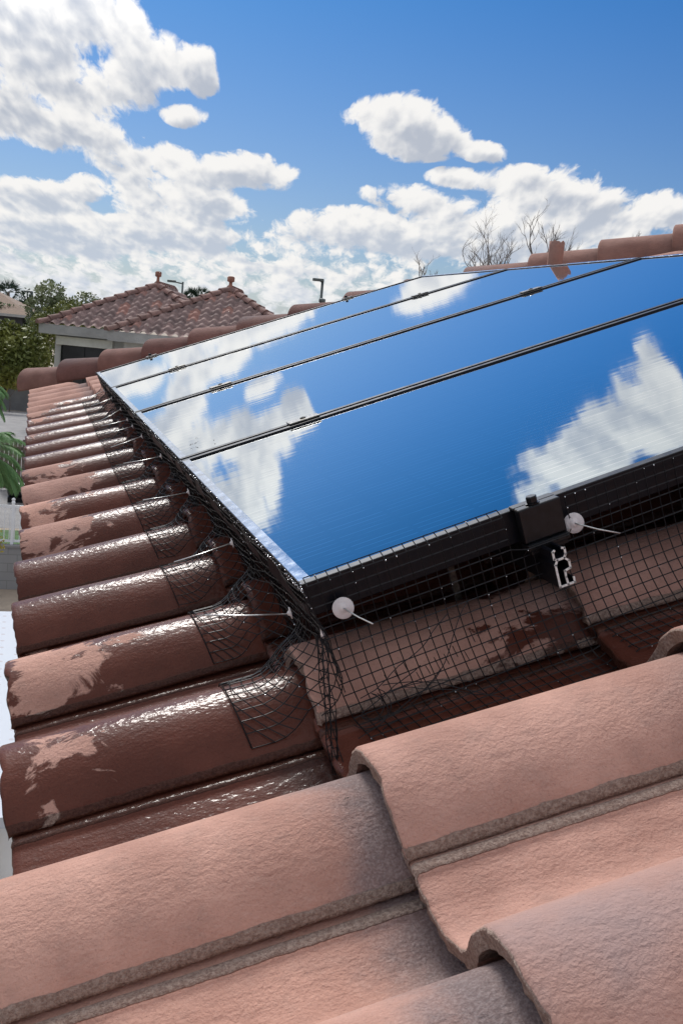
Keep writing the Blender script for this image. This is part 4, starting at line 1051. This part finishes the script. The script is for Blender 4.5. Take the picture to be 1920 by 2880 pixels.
mb.box((2.16, 0.03, 0.95), (2.22, 0.10, 1.82)); mb.build('window_frame', M['white'], wo_)
wf = empty('wooden_gate', Matrix.Translation((-1.2, 37.2, G)), label='weathered upright board gate under the palm fronds', cat='gate')
mb = MB()
for i in range(22): mb.box((i*0.145, 0, 0.05), (i*0.145+0.13, 0.03, 1.75 + 0.03*(i % 2)))
mb.build('boards', M['wood'], wf)
mb = MB(); mb.box((0, 0.031, 0.3), (3.2, 0.08, 0.42)); mb.box((0, 0.031, 1.4), (3.2, 0.08, 1.52)); mb.build('rail', M['wood'], wf)
gb = empty('covered_grill', Matrix.Translation((-0.45, 35.0, G)), label='low black covered box on the grey paving beside the board gate', cat='grill')
mb = MB(); mb.box((-0.42, -0.35, 0.18), (0.55, 0.35, 0.62), 0.12); mb.build('cover', M['blackplastic'], gb, True)
mb = MB(); mb.box((-0.40, -0.33, 0.0), (0.53, 0.33, 0.175), 0.02); mb.build('base', M['clampblack'], gb)
# palm beside the yard
def feather_palm(base, h, seed, label, L0=2.1, n=26, leaf=0.42, wd_=0.013):
    rl = random.Random(seed); e = empty('feather_palm', Vector(base), label=label, cat='palm tree', group='feather palms in the yard')
    mb = MB(); mb.tube([(0, 0, 0), (0.04, 0, h*0.5), (0, 0, h)], [0.16, 0.13, 0.12], 10); mb.build('trunk', M['bark'], e, True)
    for i in range(n):
        a = i*2.399 + rl.uniform(-0.2, 0.2); el_ = rl.uniform(0.0, 1.25); d = Vector((math.cos(a)*math.cos(el_), math.sin(a)*math.cos(el_), math.sin(el_)))
        p_ = Vector((0, 0, h)); pts = [p_.copy()]; dirs = [d.copy()]; L_ = L0*rl.uniform(0.8, 1.1); m_ = 22
        for q_ in range(m_):
            d = (d + Vector((0, 0, -0.085))).normalized(); p_ = p_ + d*L_/m_; pts.append(p_.copy()); dirs.append(d.copy())
        mb = MB(); mb.tube(pts, [0.014*(1-0.8*q_/m_) for q_ in range(m_+1)], 4, False); vs = mb.v; fs = mb.f; lf = [0.95]*len(vs)
        for q_ in range(4, m_*4):
            i0 = q_/4; k_ = int(i0); b0 = pts[k_].lerp(pts[min(k_+1, m_)], i0-k_); dd = dirs[k_]; sd_ = dd.cross(Vector((0, 0, 1))).normalized()
            for sg in (-1, 1):
                ll = leaf*math.sin(math.pi*min(1, (q_+3)/(m_*4+3)))**0.5*rl.uniform(0.8, 1.1)
                dl = (sd_*sg*0.8 + dd*0.75 + Vector((0, 0, -0.15 - 0.3*rl.random()))).normalized(); w2 = dl.cross(sd_*sg + Vector((0, 0, 1))).normalized()*wd_*0.5
                o = len(vs); mid_ = b0 + dl*ll*0.5 + Vector((0, 0, 0.01)); tip = b0 + dl*ll + Vector((0, 0, -ll*0.25))
                vs += [tuple(b0-w2*0.6), tuple(b0+w2*0.6), tuple(mid_+w2), tuple(mid_-w2), tuple(tip)]; fs += [(o, o+1, o+2, o+3), (o+3, o+2, o+4)]; lv = rl.uniform(0.1, 0.9); lf += [lv]*5
        me = mesh('frond', vs, fs, M['leaf_palm']); at = me.attributes.new('lf', 'FLOAT', 'POINT'); at.data.foreach_set('value', lf); link('frond', me, e)
feather_palm((-1.35, 24.9, G), 2.75, 4, 'bushy feather palm with arching fronds beside the eave at left', 1.35, 34)
feather_palm((-1.75, 27.6, G), 4.1, 9, 'taller feather palm, only a leaf tip showing at the left edge', 1.25, 16)
